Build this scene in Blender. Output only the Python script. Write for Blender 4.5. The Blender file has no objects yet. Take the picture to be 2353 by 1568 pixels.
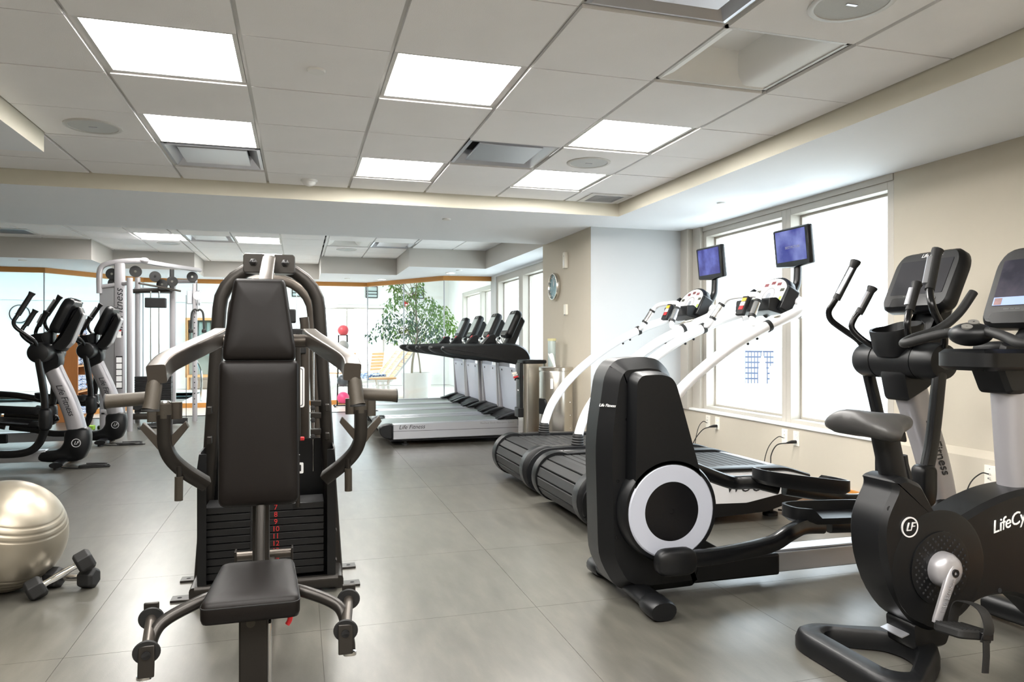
import bpy, bmesh, math, random
from mathutils import Vector as V, Matrix as Mx

S = bpy.context.scene
COL = S.collection
random.seed(7)
PI = math.pi

# ---------------------------------------------------------------- camera
YAW = 0.286
cam = bpy.data.cameras.new('camera')
camo = bpy.data.objects.new('camera', cam)
COL.objects.link(camo)
camo.location = (0, 0, 1.16)
camo.rotation_euler = (PI / 2, 0, -YAW)
cam.sensor_width = 36.0
cam.lens = 1665.0 / 2353.0 * 36.0
cam.shift_y = 3.0 / 2353.0
cam.clip_start = 0.05
cam.clip_end = 3000
S.camera = camo

# ---------------------------------------------------------------- world (bright overcast) and exposure
W = bpy.data.worlds.new('overcast_sky')
S.world = W
W.use_nodes = True
wn, wl = W.node_tree.nodes, W.node_tree.links
wn.clear()
wbg = wn.new('ShaderNodeBackground')
wout = wn.new('ShaderNodeOutputWorld')
wbg.inputs['Color'].default_value = (0.80, 0.91, 1.0, 1)
wbg.inputs['Strength'].default_value = 2.2
wl.new(wbg.outputs[0], wout.inputs['Surface'])
S.view_settings.view_transform = 'Standard'
S.view_settings.look = 'None'
S.view_settings.gamma = 1.0
S.view_settings.use_curve_mapping = False
S.view_settings.exposure = 1.68
PANEL = 17.0          # radiance of the lit ceiling panels

# ---------------------------------------------------------------- materials
def lin(c):
    return tuple((x / 12.92 if x <= 0.04045 else ((x + 0.055) / 1.055) ** 2.4) for x in c)

def rgb(r, g, b):
    return lin((r / 255, g / 255, b / 255))

def mat(name, col, rough=0.5, metal=0.0, bump=0.0, bscale=60, var=0.04, vscale=6, coat=0.0, emit=None, est=0.0, spec=0.5, stretch=None):
    m = bpy.data.materials.new(name)
    m.use_nodes = True
    n, l = m.node_tree.nodes, m.node_tree.links
    p = n['Principled BSDF']
    p.inputs['Roughness'].default_value = rough
    p.inputs['Metallic'].default_value = metal
    p.inputs['Coat Weight'].default_value = coat
    p.inputs['Specular IOR Level'].default_value = spec
    tc = n.new('ShaderNodeTexCoord')
    src = tc.outputs['Object']
    if stretch:
        mp = n.new('ShaderNodeMapping')
        mp.inputs['Scale'].default_value = stretch
        l.new(src, mp.inputs['Vector'])
        src = mp.outputs['Vector']
    nz = n.new('ShaderNodeTexNoise')
    nz.inputs['Scale'].default_value = vscale
    nz.inputs['Detail'].default_value = 4
    l.new(src, nz.inputs['Vector'])
    mx = n.new('ShaderNodeMix')
    mx.data_type = 'RGBA'
    a = tuple(max(0, c * (1 - var)) for c in col) + (1,)
    b = tuple(min(1, c * (1 + var)) for c in col) + (1,)
    mx.inputs[6].default_value = a
    mx.inputs[7].default_value = b
    l.new(nz.outputs['Fac'], mx.inputs[0])
    l.new(mx.outputs[2], p.inputs['Base Color'])
    if bump:
        nb = n.new('ShaderNodeTexNoise')
        nb.inputs['Scale'].default_value = bscale
        nb.inputs['Detail'].default_value = 3
        l.new(src, nb.inputs['Vector'])
        bp = n.new('ShaderNodeBump')
        bp.inputs['Strength'].default_value = bump
        bp.inputs['Distance'].default_value = 0.002
        l.new(nb.outputs['Fac'], bp.inputs['Height'])
        l.new(bp.outputs['Normal'], p.inputs['Normal'])
    if emit:
        p.inputs['Emission Color'].default_value = tuple(emit) + (1,)
        p.inputs['Emission Strength'].default_value = est
    return m

def glass_mat(name, tint=(0.96, 0.99, 0.98), refl=0.06):
    m = bpy.data.materials.new(name)
    m.use_nodes = True
    n, l = m.node_tree.nodes, m.node_tree.links
    n.clear()
    o = n.new('ShaderNodeOutputMaterial')
    t = n.new('ShaderNodeBsdfTransparent')
    t.inputs[0].default_value = tuple(tint) + (1,)
    g = n.new('ShaderNodeBsdfGlossy')
    g.inputs['Roughness'].default_value = 0.02
    lw = n.new('ShaderNodeLayerWeight')
    lw.inputs['Blend'].default_value = 0.5
    pw = n.new('ShaderNodeMath'); pw.operation = 'POWER'
    pw.inputs[1].default_value = 4.0
    l.new(lw.outputs['Facing'], pw.inputs[0])
    nz = n.new('ShaderNodeTexNoise')
    nz.inputs['Scale'].default_value = 1.5
    ml = n.new('ShaderNodeMath'); ml.operation = 'MULTIPLY_ADD'
    ml.inputs[1].default_value = 0.01
    ml.inputs[2].default_value = refl * 0.5
    l.new(nz.outputs['Fac'], ml.inputs[0])
    ad = n.new('ShaderNodeMath'); ad.operation = 'MULTIPLY_ADD'
    ad.inputs[1].default_value = 0.7
    l.new(pw.outputs[0], ad.inputs[0]); l.new(ml.outputs[0], ad.inputs[2])
    mx = n.new('ShaderNodeMixShader')
    l.new(ad.outputs[0], mx.inputs[0])
    l.new(t.outputs[0], mx.inputs[1]); l.new(g.outputs[0], mx.inputs[2])
    l.new(mx.outputs[0], o.inputs['Surface'])
    return m

M = {}
M['wall'] = mat('painted_wall_beige', rgb(194, 186, 170), 0.75, bump=0.15, bscale=180, var=0.015, vscale=20)
M['wall_grey'] = mat('painted_soffit_grey', rgb(194, 191, 186), 0.8, bump=0.08, bscale=160, var=0.012)
M['pier_daylit'] = mat('pier_front_daylight_tint', rgb(184, 186, 187), 0.75, bump=0.12, bscale=180, var=0.01)  # whiter than the beige sides: window daylight put into the colour
M['cove'] = mat('painted_cove_cream', rgb(210, 205, 190), 0.75, var=0.012)
M['soffit'] = mat('painted_soffit_white', rgb(238, 241, 245), 0.8, bump=0.05, bscale=150, var=0.01)
M['tile'] = mat('mineral_ceiling_tile', rgb(242, 241, 241), 0.95, bump=0.35, bscale=260, var=0.03, vscale=4)
M['tbar'] = mat('white_grid_bar', rgb(206, 205, 202), 0.45, var=0.01)  # greyed a little so the tile gaps look shaded
M['void'] = mat('dark_ceiling_void', rgb(30, 30, 32), 0.9)
M['white'] = mat('white_paint', rgb(236, 236, 234), 0.55, var=0.01)
M['poolwhite'] = mat('pool_hall_plaster', rgb(240, 240, 236), 0.7, var=0.01)
M['panel'] = mat('lit_diffuser', (0.9, 0.9, 0.88), 0.6, emit=(1.0, 0.968, 0.925), est=PANEL)
M['spot'] = mat('lit_lens', (0.9, 0.9, 0.88), 0.6, emit=(1.0, 0.95, 0.88), est=4.0)
M['chrome'] = mat('polished_chrome', rgb(215, 215, 215), 0.12, 1.0, var=0.01)
M['steel'] = mat('brushed_stainless', rgb(205, 200, 192), 0.24, 1.0, bump=0.05, bscale=40, var=0.03, vscale=30, stretch=(6, 6, 0.3))
M['alu'] = mat('satin_aluminium', rgb(196, 198, 204), 0.34, 0.85, var=0.02)
M['silver'] = mat('silver_paint', rgb(164, 162, 165), 0.36, 0.45, var=0.02)
M['winframe'] = mat('grey_window_frame', rgb(190, 184, 174), 0.45, 0.1, var=0.02)
M['black'] = mat('black_moulded_plastic', rgb(10, 11, 13), 0.40, spec=0.35, bump=0.12, bscale=700, var=0.05, vscale=8)
M['gloss'] = mat('gloss_black', rgb(12, 12, 14), 0.22, var=0.03)
M['tube'] = mat('black_powder_tube', rgb(10, 11, 13), 0.25, 0.1, var=0.04)
M['rubber'] = mat('black_rubber', rgb(20, 20, 20), 0.6, bump=0.2, bscale=300, var=0.06)
M['gun'] = mat('gunmetal_frame', rgb(46, 43, 40), 0.36, 0.6, bump=0.06, bscale=500, var=0.05, vscale=12)
M['gunhi'] = mat('bronze_grey_frame', rgb(78, 72, 66), 0.36, 0.7, bump=0.06, bscale=500, var=0.04, vscale=12)
M['grip'] = mat('bronze_rubber_grip', rgb(60, 54, 45), 0.5, 0.25, bump=0.35, bscale=900, var=0.15, vscale=200)
M['leather'] = mat('black_vinyl_pad', rgb(14, 10, 8), 0.48, spec=0.22, bump=0.10, bscale=520, var=0.08, vscale=30)
M['stitch'] = mat('black_thread', rgb(20, 20, 20), 0.7)
M['iron'] = mat('black_weight_plate', rgb(18, 18, 19), 0.5, 0.2, bump=0.1, bscale=200, var=0.06)
M['red'] = mat('red_plastic', rgb(190, 32, 36), 0.35)
M['redprint'] = mat('red_print', rgb(200, 40, 42), 0.5)
M['whiteprint'] = mat('white_print', rgb(240, 240, 240), 0.5)
M['blackprint'] = mat('black_print', rgb(28, 28, 32), 0.5)
M['greyprint'] = mat('grey_print', rgb(130, 130, 132), 0.5)
M['disc'] = mat('satin_silver_disc', rgb(186, 190, 202), 0.45, 0.25, var=0.02)
M['whitegloss'] = mat('white_gloss_tube', rgb(238, 238, 240), 0.16, var=0.01, coat=0.5)
M['wood'] = mat('orange_oak', rgb(196, 132, 62), 0.4, bump=0.1, bscale=40, var=0.16, vscale=8, stretch=(1, 1, 14))
M['woodh'] = mat('orange_oak_trim', rgb(204, 142, 70), 0.4, bump=0.06, bscale=40, var=0.12, vscale=3, stretch=(1, 1, 10))
M['woodd'] = mat('cherry_shelf_wood', rgb(172, 112, 62), 0.45, bump=0.08, bscale=30, var=0.14, vscale=6, stretch=(8, 8, 0.6))
M['teak'] = mat('pale_teak', rgb(222, 168, 112), 0.5, var=0.1, vscale=20)
M['vinyl'] = mat('pale_laminate', rgb(214, 206, 196), 0.25, bump=0.03, var=0.05, vscale=4, stretch=(1, 8, 1))
M['pooltile'] = mat('pale_pool_paving', rgb(224, 220, 212), 0.5, bump=0.1, bscale=20, var=0.04)
M['leaf'] = mat('green_leaf', rgb(104, 146, 44), 0.45, var=0.35, vscale=3)
M['leafd'] = mat('dark_green_leaf', rgb(48, 92, 58), 0.45, var=0.35, vscale=3)
M['bark'] = mat('grey_bark', rgb(150, 138, 118), 0.8, bump=0.4, bscale=60, var=0.15)
M['ballsilver'] = mat('silver_vinyl_ball', rgb(150, 142, 127), 0.38, 0.7, var=0.02)
M['screen_off'] = mat('dark_screen', rgb(52, 52, 56), 0.12, var=0.02)
M['screen_grey'] = mat('screen_painted_reflection', rgb(176, 186, 186), 0.25, 0.0, var=0.06, vscale=3)  # pale base colour stands in for the windows mirrored in the screen
M['green'] = mat('green_block', rgb(150, 196, 70), 0.5)
M['cream'] = mat('cream_plastic', rgb(234, 230, 218), 0.45, var=0.01)
M['frost'] = mat('frosted_tube', rgb(176, 190, 188), 0.3, var=0.03)
M['paper'] = mat('white_tissue', rgb(244, 244, 242), 0.85, bump=0.2, bscale=40)
M['glass'] = glass_mat('window_glass', (0.985, 0.995, 0.99), 0.05)
M['pglass'] = glass_mat('partition_glass', (0.985, 0.998, 0.993), 0.05)

# ---------------------------------------------------------------- geometry helpers
def cr(pts, k=6, closed=False):
    """Catmull-Rom resampling of a point list."""
    P = [V(p) for p in pts]
    n = len(P)
    if n < 3:
        return P
    out = []
    rng = n if closed else n - 1
    for i in range(rng):
        if closed:
            a, b, c, d = P[(i - 1) % n], P[i], P[(i + 1) % n], P[(i + 2) % n]
        else:
            b, c = P[i], P[i + 1]
            a = P[i - 1] if i else b + (b - c)
            d = P[i + 2] if i + 2 < n else c + (c - b)
        for j in range(k):
            t = j / k
            out.append(0.5 * ((2 * b) + (c - a) * t + (2 * a - 5 * b + 4 * c - d) * t * t + (3 * b - a - 3 * c + d) * t ** 3))
    if not closed:
        out.append(P[-1])
    return out

def cr2(pts, k=6, closed=True):
    return [(p.x, p.y) for p in cr([(a, b, 0) for a, b in pts], k, closed)]

def rnd_poly(pts, r, seg=3):
    """Round the corners of a 2-D polygon; r is one radius or a list."""
    n = len(pts)
    out = []
    for i in range(n):
        p0, p1, p2 = V(pts[i - 1]).to_2d(), V(pts[i]).to_2d(), V(pts[(i + 1) % n]).to_2d()
        rr = r[i] if isinstance(r, (list, tuple)) else r
        a, b = (p0 - p1), (p2 - p1)
        k = min(rr, a.length * 0.48, b.length * 0.48)
        if k < 1e-5:
            out.append((p1.x, p1.y)); continue
        s, e = p1 + a.normalized() * k, p1 + b.normalized() * k
        for j in range(seg + 1):
            t = j / seg
            q = s * (1 - t) ** 2 + p1 * 2 * t * (1 - t) + e * t * t
            out.append((q.x, q.y))
    return out

class G:
    def __init__(self):
        self.v, self.f, self.mi = [], [], []
        self.cur = 0
    def add(self, vs, fs):
        o = len(self.v)
        self.v += [tuple(p) for p in vs]
        self.f += [tuple(i + o for i in f) for f in fs]
        self.mi += [self.cur] * len(fs)
        return self
    def use(self, i):
        self.cur = i
        return self
    def box(self, x0, x1, y0, y1, z0, z1, m=None):
        vs = [(x, y, z) for z in (z0, z1) for y in (y0, y1) for x in (x0, x1)]
        if m is not None:
            vs = [m @ V(p) for p in vs]
        return self.add(vs, [(0, 2, 3, 1), (4, 5, 7, 6), (0, 1, 5, 4), (2, 6, 7, 3), (0, 4, 6, 2), (1, 3, 7, 5)])
    def cbox(self, c, s, rot=None):
        m = Mx.Translation(V(c))
        if rot is not None:
            m = m @ (rot.to_4x4() if isinstance(rot, Mx) else rot)
        a, b, d = s[0] / 2, s[1] / 2, s[2] / 2
        return self.box(-a, a, -b, b, -d, d, m)
    def rings(self, R, cap=True, closed=False):
        n = len(R[0])
        vs = [p for r in R for p in r]
        fs = []
        k = len(R)
        for i in range(k if closed else k - 1):
            a, b = i * n, ((i + 1) % k) * n
            for j in range(n):
                j2 = (j + 1) % n
                fs.append((a + j, a + j2, b + j2, b + j))
        if cap and not closed:
            fs.append(tuple(range(n - 1, -1, -1)))
            fs.append(tuple(range((k - 1) * n, k * n)))
        return self.add(vs, fs)
    def sweep(self, pts, w, h=None, n=12, e=2.0, up=(0, 0, 1), taper=None, closed=False, cap=True):
        """rounded section (half sizes w across, h along up) swept along a path"""
        P = [V(p) for p in pts]
        h = w if h is None else h
        R = []
        k = len(P)
        pu = None
        for i, p in enumerate(P):
            if closed:
                t = (P[(i + 1) % k] - P[i - 1])
            else:
                t = (P[min(i + 1, k - 1)] - P[max(i - 1, 0)])
            t.normalize()
            if pu is None:
                u = V(up)
                if abs(u.normalized().dot(t)) > 0.97:
                    u = V((1, 0, 0)) if abs(t.x) < 0.9 else V((0, 1, 0))
            else:
                u = pu
            s = t.cross(u); s.normalize()
            u = s.cross(t); u.normalize()
            pu = u
            if i == 0 and False:
                pass
            f = 1.0 if taper is None else (taper[min(i, len(taper) - 1)] if len(taper) == k else taper[0] + (taper[1] - taper[0]) * i / max(1, k - 1))
            ring = []
            for j in range(n):
                a = 2 * PI * (j + 0.5) / n
                ca, sa = math.cos(a), math.sin(a)
                x = math.copysign(abs(ca) ** (2 / e), ca) * w * f
                y = math.copysign(abs(sa) ** (2 / e), sa) * h * f
                ring.append(p + s * x + u * y)
            R.append(ring)
        return self.rings(R, cap, closed)
    def cyl(self, p0, p1, r, r2=None, n=16, cap=True):
        r2 = r if r2 is None else r2
        P0, P1 = V(p0), V(p1)
        t = (P1 - P0).normalized()
        u = V((0, 0, 1)) if abs(t.z) < 0.9 else V((1, 0, 0))
        s = t.cross(u).normalized(); u = s.cross(t)
        R = [[P + (s * math.cos(2 * PI * j / n) + u * math.sin(2 * PI * j / n)) * q for j in range(n)] for P, q in ((P0, r), (P1, r2))]
        return self.rings(R, cap)
    def lathe(self, prof, o=(0, 0, 0), ax=(0, 0, 1), n=24, cap=True):
        """prof: list of (radius, height along axis)"""
        t = V(ax).normalized(); O = V(o)
        u = V((0, 0, 1)) if abs(t.z) < 0.9 else V((1, 0, 0))
        s = t.cross(u).normalized(); u = s.cross(t)
        R = [[O + t * z + (s * math.cos(2 * PI * j / n) + u * math.sin(2 * PI * j / n)) * max(r, 1e-5) for j in range(n)] for r, z in prof]
        return self.rings(R, cap)
    def prism(self, poly, a, b, plane='xz', inset=None):
        """2-D polygon extruded from a to b along the remaining axis; inset=(depth, shrink) chamfers both ends"""
        def P3(p, d):
            return {'xz': (p[0], d, p[1]), 'xy': (p[0], p[1], d), 'yz': (d, p[0], p[1])}[plane]
        if inset:
            dp, sh = inset
            cx = sum(p[0] for p in poly) / len(poly); cy = sum(p[1] for p in poly) / len(poly)
            n = len(poly)
            ins = []
            area = sum(poly[i - 1][0] * poly[i][1] - poly[i][0] * poly[i - 1][1] for i in range(n))
            sg = 1 if area > 0 else -1
            for i in range(n):
                p0, p1, p2 = V(poly[i - 1]).to_2d(), V(poly[i]).to_2d(), V(poly[(i + 1) % n]).to_2d()
                d = (p2 - p0)
                if d.length < 1e-9:
                    d = p1 - p0
                d.normalize()
                nr = V((-d.y, d.x)) * sg
                ins.append((p1.x + nr.x * sh, p1.y + nr.y * sh))
            sgn = 1 if b > a else -1
            return self.rings([[P3(p, a) for p in ins], [P3(p, a + dp * sgn) for p in poly], [P3(p, b - dp * sgn) for p in poly], [P3(p, b) for p in ins]])
        return self.rings([[P3(p, a) for p in poly], [P3(p, b) for p in poly]])
    def ball(self, c, r, n=20, m=12, sx=1, sy=1, sz=1):
        c = V(c)
        R = []
        for i in range(m + 1):
            a = -PI / 2 + PI * i / m
            q = max(math.cos(a), 1e-4)
            R.append([c + V((math.cos(2 * PI * j / n) * q * r * sx, math.sin(2 * PI * j / n) * q * r * sy, math.sin(a) * r * sz)) for j in range(n)])
        return self.rings(R)
    def xf(self, m, start=0):
        for i in range(start, len(self.v)):
            self.v[i] = tuple(m @ V(self.v[i]))
        return self
    def mesh(self, name, mats, smooth=35):
        me = bpy.data.meshes.new(name)
        me.from_pydata(self.v, [], self.f)
        for m in (mats if isinstance(mats, (list, tuple)) else [mats]):
            me.materials.append(m)
        if self.mi and max(self.mi) > 0:
            me.polygons.foreach_set('material_index', self.mi)
        bm = bmesh.new(); bm.from_mesh(me)
        bmesh.ops.recalc_face_normals(bm, faces=bm.faces)
        bm.to_mesh(me); bm.free()
        if smooth:
            me.polygons.foreach_set('use_smooth', [True] * len(me.polygons))
            me.set_sharp_from_angle(angle=math.radians(smooth))
        me.update()
        return me
    def build(self, name, m, parent=None, bevel=0.0, seg=2, smooth=35, loc=None, rot=None, label=None):
        me = self.mesh(name, m, smooth)
        return link(name, me, parent, bevel, seg, loc, rot, label)

def link(name, me, parent=None, bevel=0.0, seg=2, loc=None, rot=None, label=None):
    o = bpy.data.objects.new(name, me)
    COL.objects.link(o)
    if parent is not None:
        o.parent = parent
    if loc is not None:
        o.location = loc
    if rot is not None:
        o.rotation_euler = rot
    if bevel:
        b = o.modifiers.new('bevel', 'BEVEL')
        b.width = bevel; b.segments = seg; b.limit_method = 'ANGLE'; b.angle_limit = math.radians(40)
        b.harden_normals = False
    if label:
        o['label'] = label
    return o

def tag(o, label, cat, group=None, kind=None):
    o['label'] = label
    o['category'] = cat
    if group:
        o['group'] = group
    if kind:
        o['kind'] = kind
    return o

def struct(o):
    o['kind'] = 'structure'
    return o

def thing(name, label, cat, loc=(0, 0, 0), rz=0.0, group=None):
    o = bpy.data.objects.new(name, None)
    o.empty_display_size = 0.1
    COL.objects.link(o)
    o.location = loc
    o.rotation_euler = (0, 0, rz)
    return tag(o, label, cat, group)

def dup(o, loc=None, rz=None, label=None, parent=None):
    c = o.copy()
    COL.objects.link(c)
    if parent is not None:
        c.parent = parent
    if loc is not None:
        c.location = loc
    if rz is not None:
        c.rotation_euler = (0, 0, rz)
    if label:
        c['label'] = label
    for ch in list(o.children):
        dup(ch, parent=c)
    return c

def text(name, s, size, m, parent, M4, ext=0.001, shear=0.0, align='CENTER', spacing=1.0):
    cu = bpy.data.curves.new(name, 'FONT')
    cu.body = s; cu.size = size; cu.extrude = ext; cu.shear = shear
    cu.align_x = align; cu.align_y = 'CENTER'; cu.space_character = spacing
    cu.resolution_u = 3
    t = bpy.data.objects.new(name, cu)
    COL.objects.link(t)
    dg = bpy.context.evaluated_depsgraph_get()
    me = bpy.data.meshes.new_from_object(t.evaluated_get(dg))
    bpy.data.objects.remove(t)
    bpy.data.curves.remove(cu)
    me.name = name
    me.transform(M4)
    me.materials.clear(); me.materials.append(m)
    return link(name, me, parent)

def frame(o, x, y):
    """4x4 matrix with origin o, local x and y axes as given"""
    X = V(x).normalized(); Yv = V(y); Z = X.cross(Yv).normalized(); Yv = Z.cross(X)
    m = Mx((X, Yv, Z)).transposed().to_4x4()
    m.translation = V(o)
    return m
# ================================================================ ROOM SHELL
def floor_mat():
    m = bpy.data.materials.new('grey_rubber_floor')
    m.use_nodes = True
    n, l = m.node_tree.nodes, m.node_tree.links
    p = n['Principled BSDF']
    geo = n.new('ShaderNodeNewGeometry')
    mp = n.new('ShaderNodeMapping')
    mp.inputs['Rotation'].default_value = (0, 0, 0.35)
    mp.inputs['Scale'].default_value = (7, 1.8, 1)
    l.new(geo.outputs['Position'], mp.inputs['Vector'])
    nz = n.new('ShaderNodeTexNoise'); nz.inputs['Scale'].default_value = 2.2; nz.inputs['Detail'].default_value = 8; nz.inputs['Roughness'].default_value = 0.62
    l.new(mp.outputs[0], nz.inputs['Vector'])
    cr_ = n.new('ShaderNodeValToRGB')
    e = cr_.color_ramp.elements
    e[0].position = 0.30; e[0].color = rgb(72, 70, 64) + (1,)
    e[1].position = 0.72; e[1].color = rgb(92, 89, 82) + (1,)
    x = cr_.color_ramp.elements.new(0.5); x.color = rgb(81, 79, 73) + (1,)
    l.new(nz.outputs['Fac'], cr_.inputs[0])
    l.new(cr_.outputs[0], p.inputs['Base Color'])
    n2 = n.new('ShaderNodeTexNoise'); n2.inputs['Scale'].default_value = 220
    l.new(geo.outputs['Position'], n2.inputs['Vector'])
    n3 = n.new('ShaderNodeTexNoise'); n3.inputs['Scale'].default_value = 1.3; n3.inputs['Detail'].default_value = 3
    l.new(geo.outputs['Position'], n3.inputs['Vector'])
    mr = n.new('ShaderNodeMapRange'); mr.inputs[3].default_value = 0.26; mr.inputs[4].default_value = 0.33
    l.new(n3.outputs['Fac'], mr.inputs[0]); l.new(mr.outputs[0], p.inputs['Roughness'])
    bp = n.new('ShaderNodeBump'); bp.inputs['Strength'].default_value = 0.10; bp.inputs['Distance'].default_value = 0.002
    ad = n.new('ShaderNodeMath'); ad.operation = 'ADD'
    l.new(n2.outputs['Fac'], ad.inputs[0]); l.new(nz.outputs['Fac'], ad.inputs[1])
    l.new(ad.outputs[0], bp.inputs['Height']); l.new(bp.outputs['Normal'], p.inputs['Normal'])
    p.inputs['Specular IOR Level'].default_value = 0.85
    p.inputs['Coat Weight'].default_value = 0.0
    return m
M['floor'] = floor_mat()
M['floorseam'] = mat('floor_seam', rgb(84, 81, 74), 0.6)

fl = G().box(-6.2, 3.95, -2.2, 12.35, -0.1, -0.004).build('floor', M['floorseam'])
struct(fl)
TS = 0.914
fx0, fy0 = -0.83, 3.93
tiles = {}
i0, i1 = int(math.floor((-6.2 - fx0) / TS)), int(math.ceil((3.95 - fx0) / TS))
j0, j1 = int(math.floor((-2.2 - fy0) / TS)), int(math.ceil((12.35 - fy0) / TS))
for i in range(i0, i1):
    for j in range(j0, j1):
        xa, xb = max(-6.2, fx0 + i * TS), min(3.95, fx0 + (i + 1) * TS)
        ya, yb = max(-2.2, fy0 + j * TS), min(12.35, fy0 + (j + 1) * TS)
        g = 0.0008
        key = (round(xb - xa, 3), round(yb - ya, 3))
        if key not in tiles:
            tiles[key] = G().box(g, key[0] - g, g, key[1] - g, -0.004, 0).mesh('floor_tile', M['floor'], 0)
        link('floor_tile', tiles[key], fl, loc=(xa, ya, 0))
GP = [(-6.2, 12.42), (-3.67, 12.42), (-2.6, 13.9), (1.24, 13.85), (2.35, 12.05), (3.3, 11.98)]   # glass partition line
lam = G().prism([(-6.2, 12.35), (3.3, 12.35), (3.3, 12.4), (2.4, 12.4), (1.3, 14.05), (-2.6, 14.1), (-3.7, 12.5), (-6.2, 12.5)], -0.1, 0.004, 'xy').build('floor', M['vinyl'], smooth=0)
struct(lam)
struct(G().box(-6.2, 2.6, 12.33, 12.352, -0.02, 0.008).build('trim_1', M['black']))

# --- walls
w = G()
w.prism([(3.72, 0), (3.72, 0.50), (3.77, 0.54), (3.95, 0.54), (3.95, 0)], -2.2, 3.88, 'xz')
w.box(3.72, 3.95, 3.88, 6.6, 0, 0.50)
w.box(3.77, 3.95, -2.2, 3.88, 0.54, 2.29)
struct(w.build('wall_right', M['wall'], smooth=0))
struct(G().box(3.706, 3.722, -2.2, 6.52, 0, 0.125).build('baseboard_right', M['wood'], bevel=0.003))
struct(G().box(2.71, 3.95, 6.515, 7.95, 0, 2.29).use(1).box(2.71, 3.95, 6.51, 6.515, 0, 2.29).build('wall_pier', [M['wall'], M['pier_daylit']], smooth=0))
struct(G().box(2.698, 2.712, 6.50, 7.95, 0, 0.10).box(2.70, 3.70, 6.498, 6.512, 0, 0.10).build('baseboard_pier', M['wood']))
struct(G().box(-6.35, -6.2, -2.2, 12.5, 0, 2.7).build('wall_left', M['wall'], smooth=0))
struct(G().box(-6.35, 3.95, -2.35, -2.2, 0, 2.7).build('wall_back', M['wall'], smooth=0))

# --- near windows: two deep frames with panes, shared sill
def window(name, y0, y1, z0, z1, xi, xo, fw=0.05, xg=None):
    xg = xg if xg else xo - 0.05
    f = G()
    f.box(xi, xo, y0, y0 + fw, z0, z1).box(xi, xo, y1 - fw, y1, z0, z1)
    f.box(xi, xo, y0 + fw, y1 - fw, z1 - fw, z1).box(xi, xo, y0 + fw, y1 - fw, z0, z0 + fw * 0.8)
    o = struct(f.build(name, M['winframe'], bevel=0.003))
    s = G()
    a, b, cc, d = y0 + fw, y1 - fw, z0 + fw * 0.8, z1 - fw
    t = 0.018
    s.box(xg - 0.03, xg + 0.01, a, a + t, cc, d).box(xg - 0.03, xg + 0.01, b - t, b, cc, d)
    s.box(xg - 0.03, xg + 0.01, a + t, b - t, d - t, d).box(xg - 0.03, xg + 0.01, a + t, b - t, cc, cc + t)
    s.build('sash', M['winframe'], o, bevel=0.002)
    G().box(xg - 0.004, xg + 0.004, a + t, b - t, cc + t, d - t).build('pane', M['glass'], o, smooth=0)
    return o
window('window_1', 4.99, 6.24, 0.50, 2.235, 3.775, 3.95, 0.055)
window('window_2', 3.885, 4.99, 0.50, 2.235, 3.775, 3.95, 0.055)
struct(G().box(3.765, 3.95, 3.885, 6.24, 2.235, 2.29).build('trim_2', M['winframe'], bevel=0.003))
struct(G().box(3.70, 3.80, 3.86, 6.51, 0.492, 0.515).build('trim_3', M['white'], bevel=0.006))
struct(G().box(3.74, 3.95, 6.24, 6.38, 0.50, 2.29).box(3.68, 3.95, 6.38, 6.53, 0.50, 2.29).build('trim_4', M['winframe'], bevel=0.004))

# --- far window wall behind the pier
w = G()
w.box(3.15, 3.35, 7.95, 12.0, 0, 0.50).box(3.15, 3.35, 7.95, 12.0, 2.25, 2.3)
w.box(3.15, 3.35, 11.66, 12.0, 0.5, 2.25)
struct(w.build('wall_far_right', M['white'], smooth=0))
window('window_3', 8.2, 10.29, 0.50, 2.25, 3.16, 3.34, 0.10)
window('window_4', 10.29, 11.66, 0.50, 2.25, 3.16, 3.34, 0.10)
struct(G().box(3.12, 3.35, 7.95, 8.2, 0.5, 2.25).build('trim_5', M['winframe']))

# --- soffits: lower ceiling plane with a cream cove face
def sbox(g, x0, x1, y0, y1, z0, z1):
    vs = [(x, y, z) for z in (z0, z1) for y in (y0, y1) for x in (x0, x1)]
    g.use(1).add(vs, [(0, 2, 3, 1)])
    g.use(0).add(vs, [(4, 5, 7, 6), (0, 1, 5, 4), (2, 6, 7, 3), (0, 4, 6, 2), (1, 3, 7, 5)])
    return g
LZ = 2.28
def soffit(name, boxes, z1, side):
    g = G()
    for b in boxes:
        sbox(g, *b, LZ, z1)
    return struct(g.build(name, [side, M['soffit']], smooth=0))
soffit('ceiling_soffit', [(2.73, 3.95, -2.2, 5.92), (-6.2, 3.95, 5.92, 7.85), (-6.2, -1.44, -2.2, 4.87), (-6.2, -2.07, 4.87, 5.92)], 2.60, M['cove'])
def gy(x):
    for (xa, ya), (xb, yb) in zip(GP, GP[1:]):
        if xa <= x <= xb:
            return ya + (yb - ya) * (x - xa) / (xb - xa)
    return GP[-1][1]
COLS = [(-6.2, -2.70, 11.03), (-2.70, -1.56, 12.2), (-1.56, 0.34, 13.35), (0.34, 1.56, 12.12), (1.56, 2.73, 10.70), (2.73, 3.3, 7.85)]
g = G()
for xa, xb, yl in COLS:
    xs = [xa] + [p[0] for p in GP if xa < p[0] < xb] + [xb]
    poly = [(xa, yl), (xb, yl)] + [(x, gy(x) + 0.06) for x in reversed(xs)]
    n = len(poly)
    bot = [(p[0], p[1], LZ) for p in poly]; top = [(p[0], p[1], 2.70) for p in poly]
    g.use(1).add(bot, [tuple(range(n))])
    g.use(0).add(bot + top, [tuple(range(n, 2 * n))] + [(i, (i + 1) % n, n + (i + 1) % n, n + i) for i in range(n)])
struct(g.build('ceiling_soffit', [M['wall_grey'], M['soffit']], smooth=0))

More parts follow.
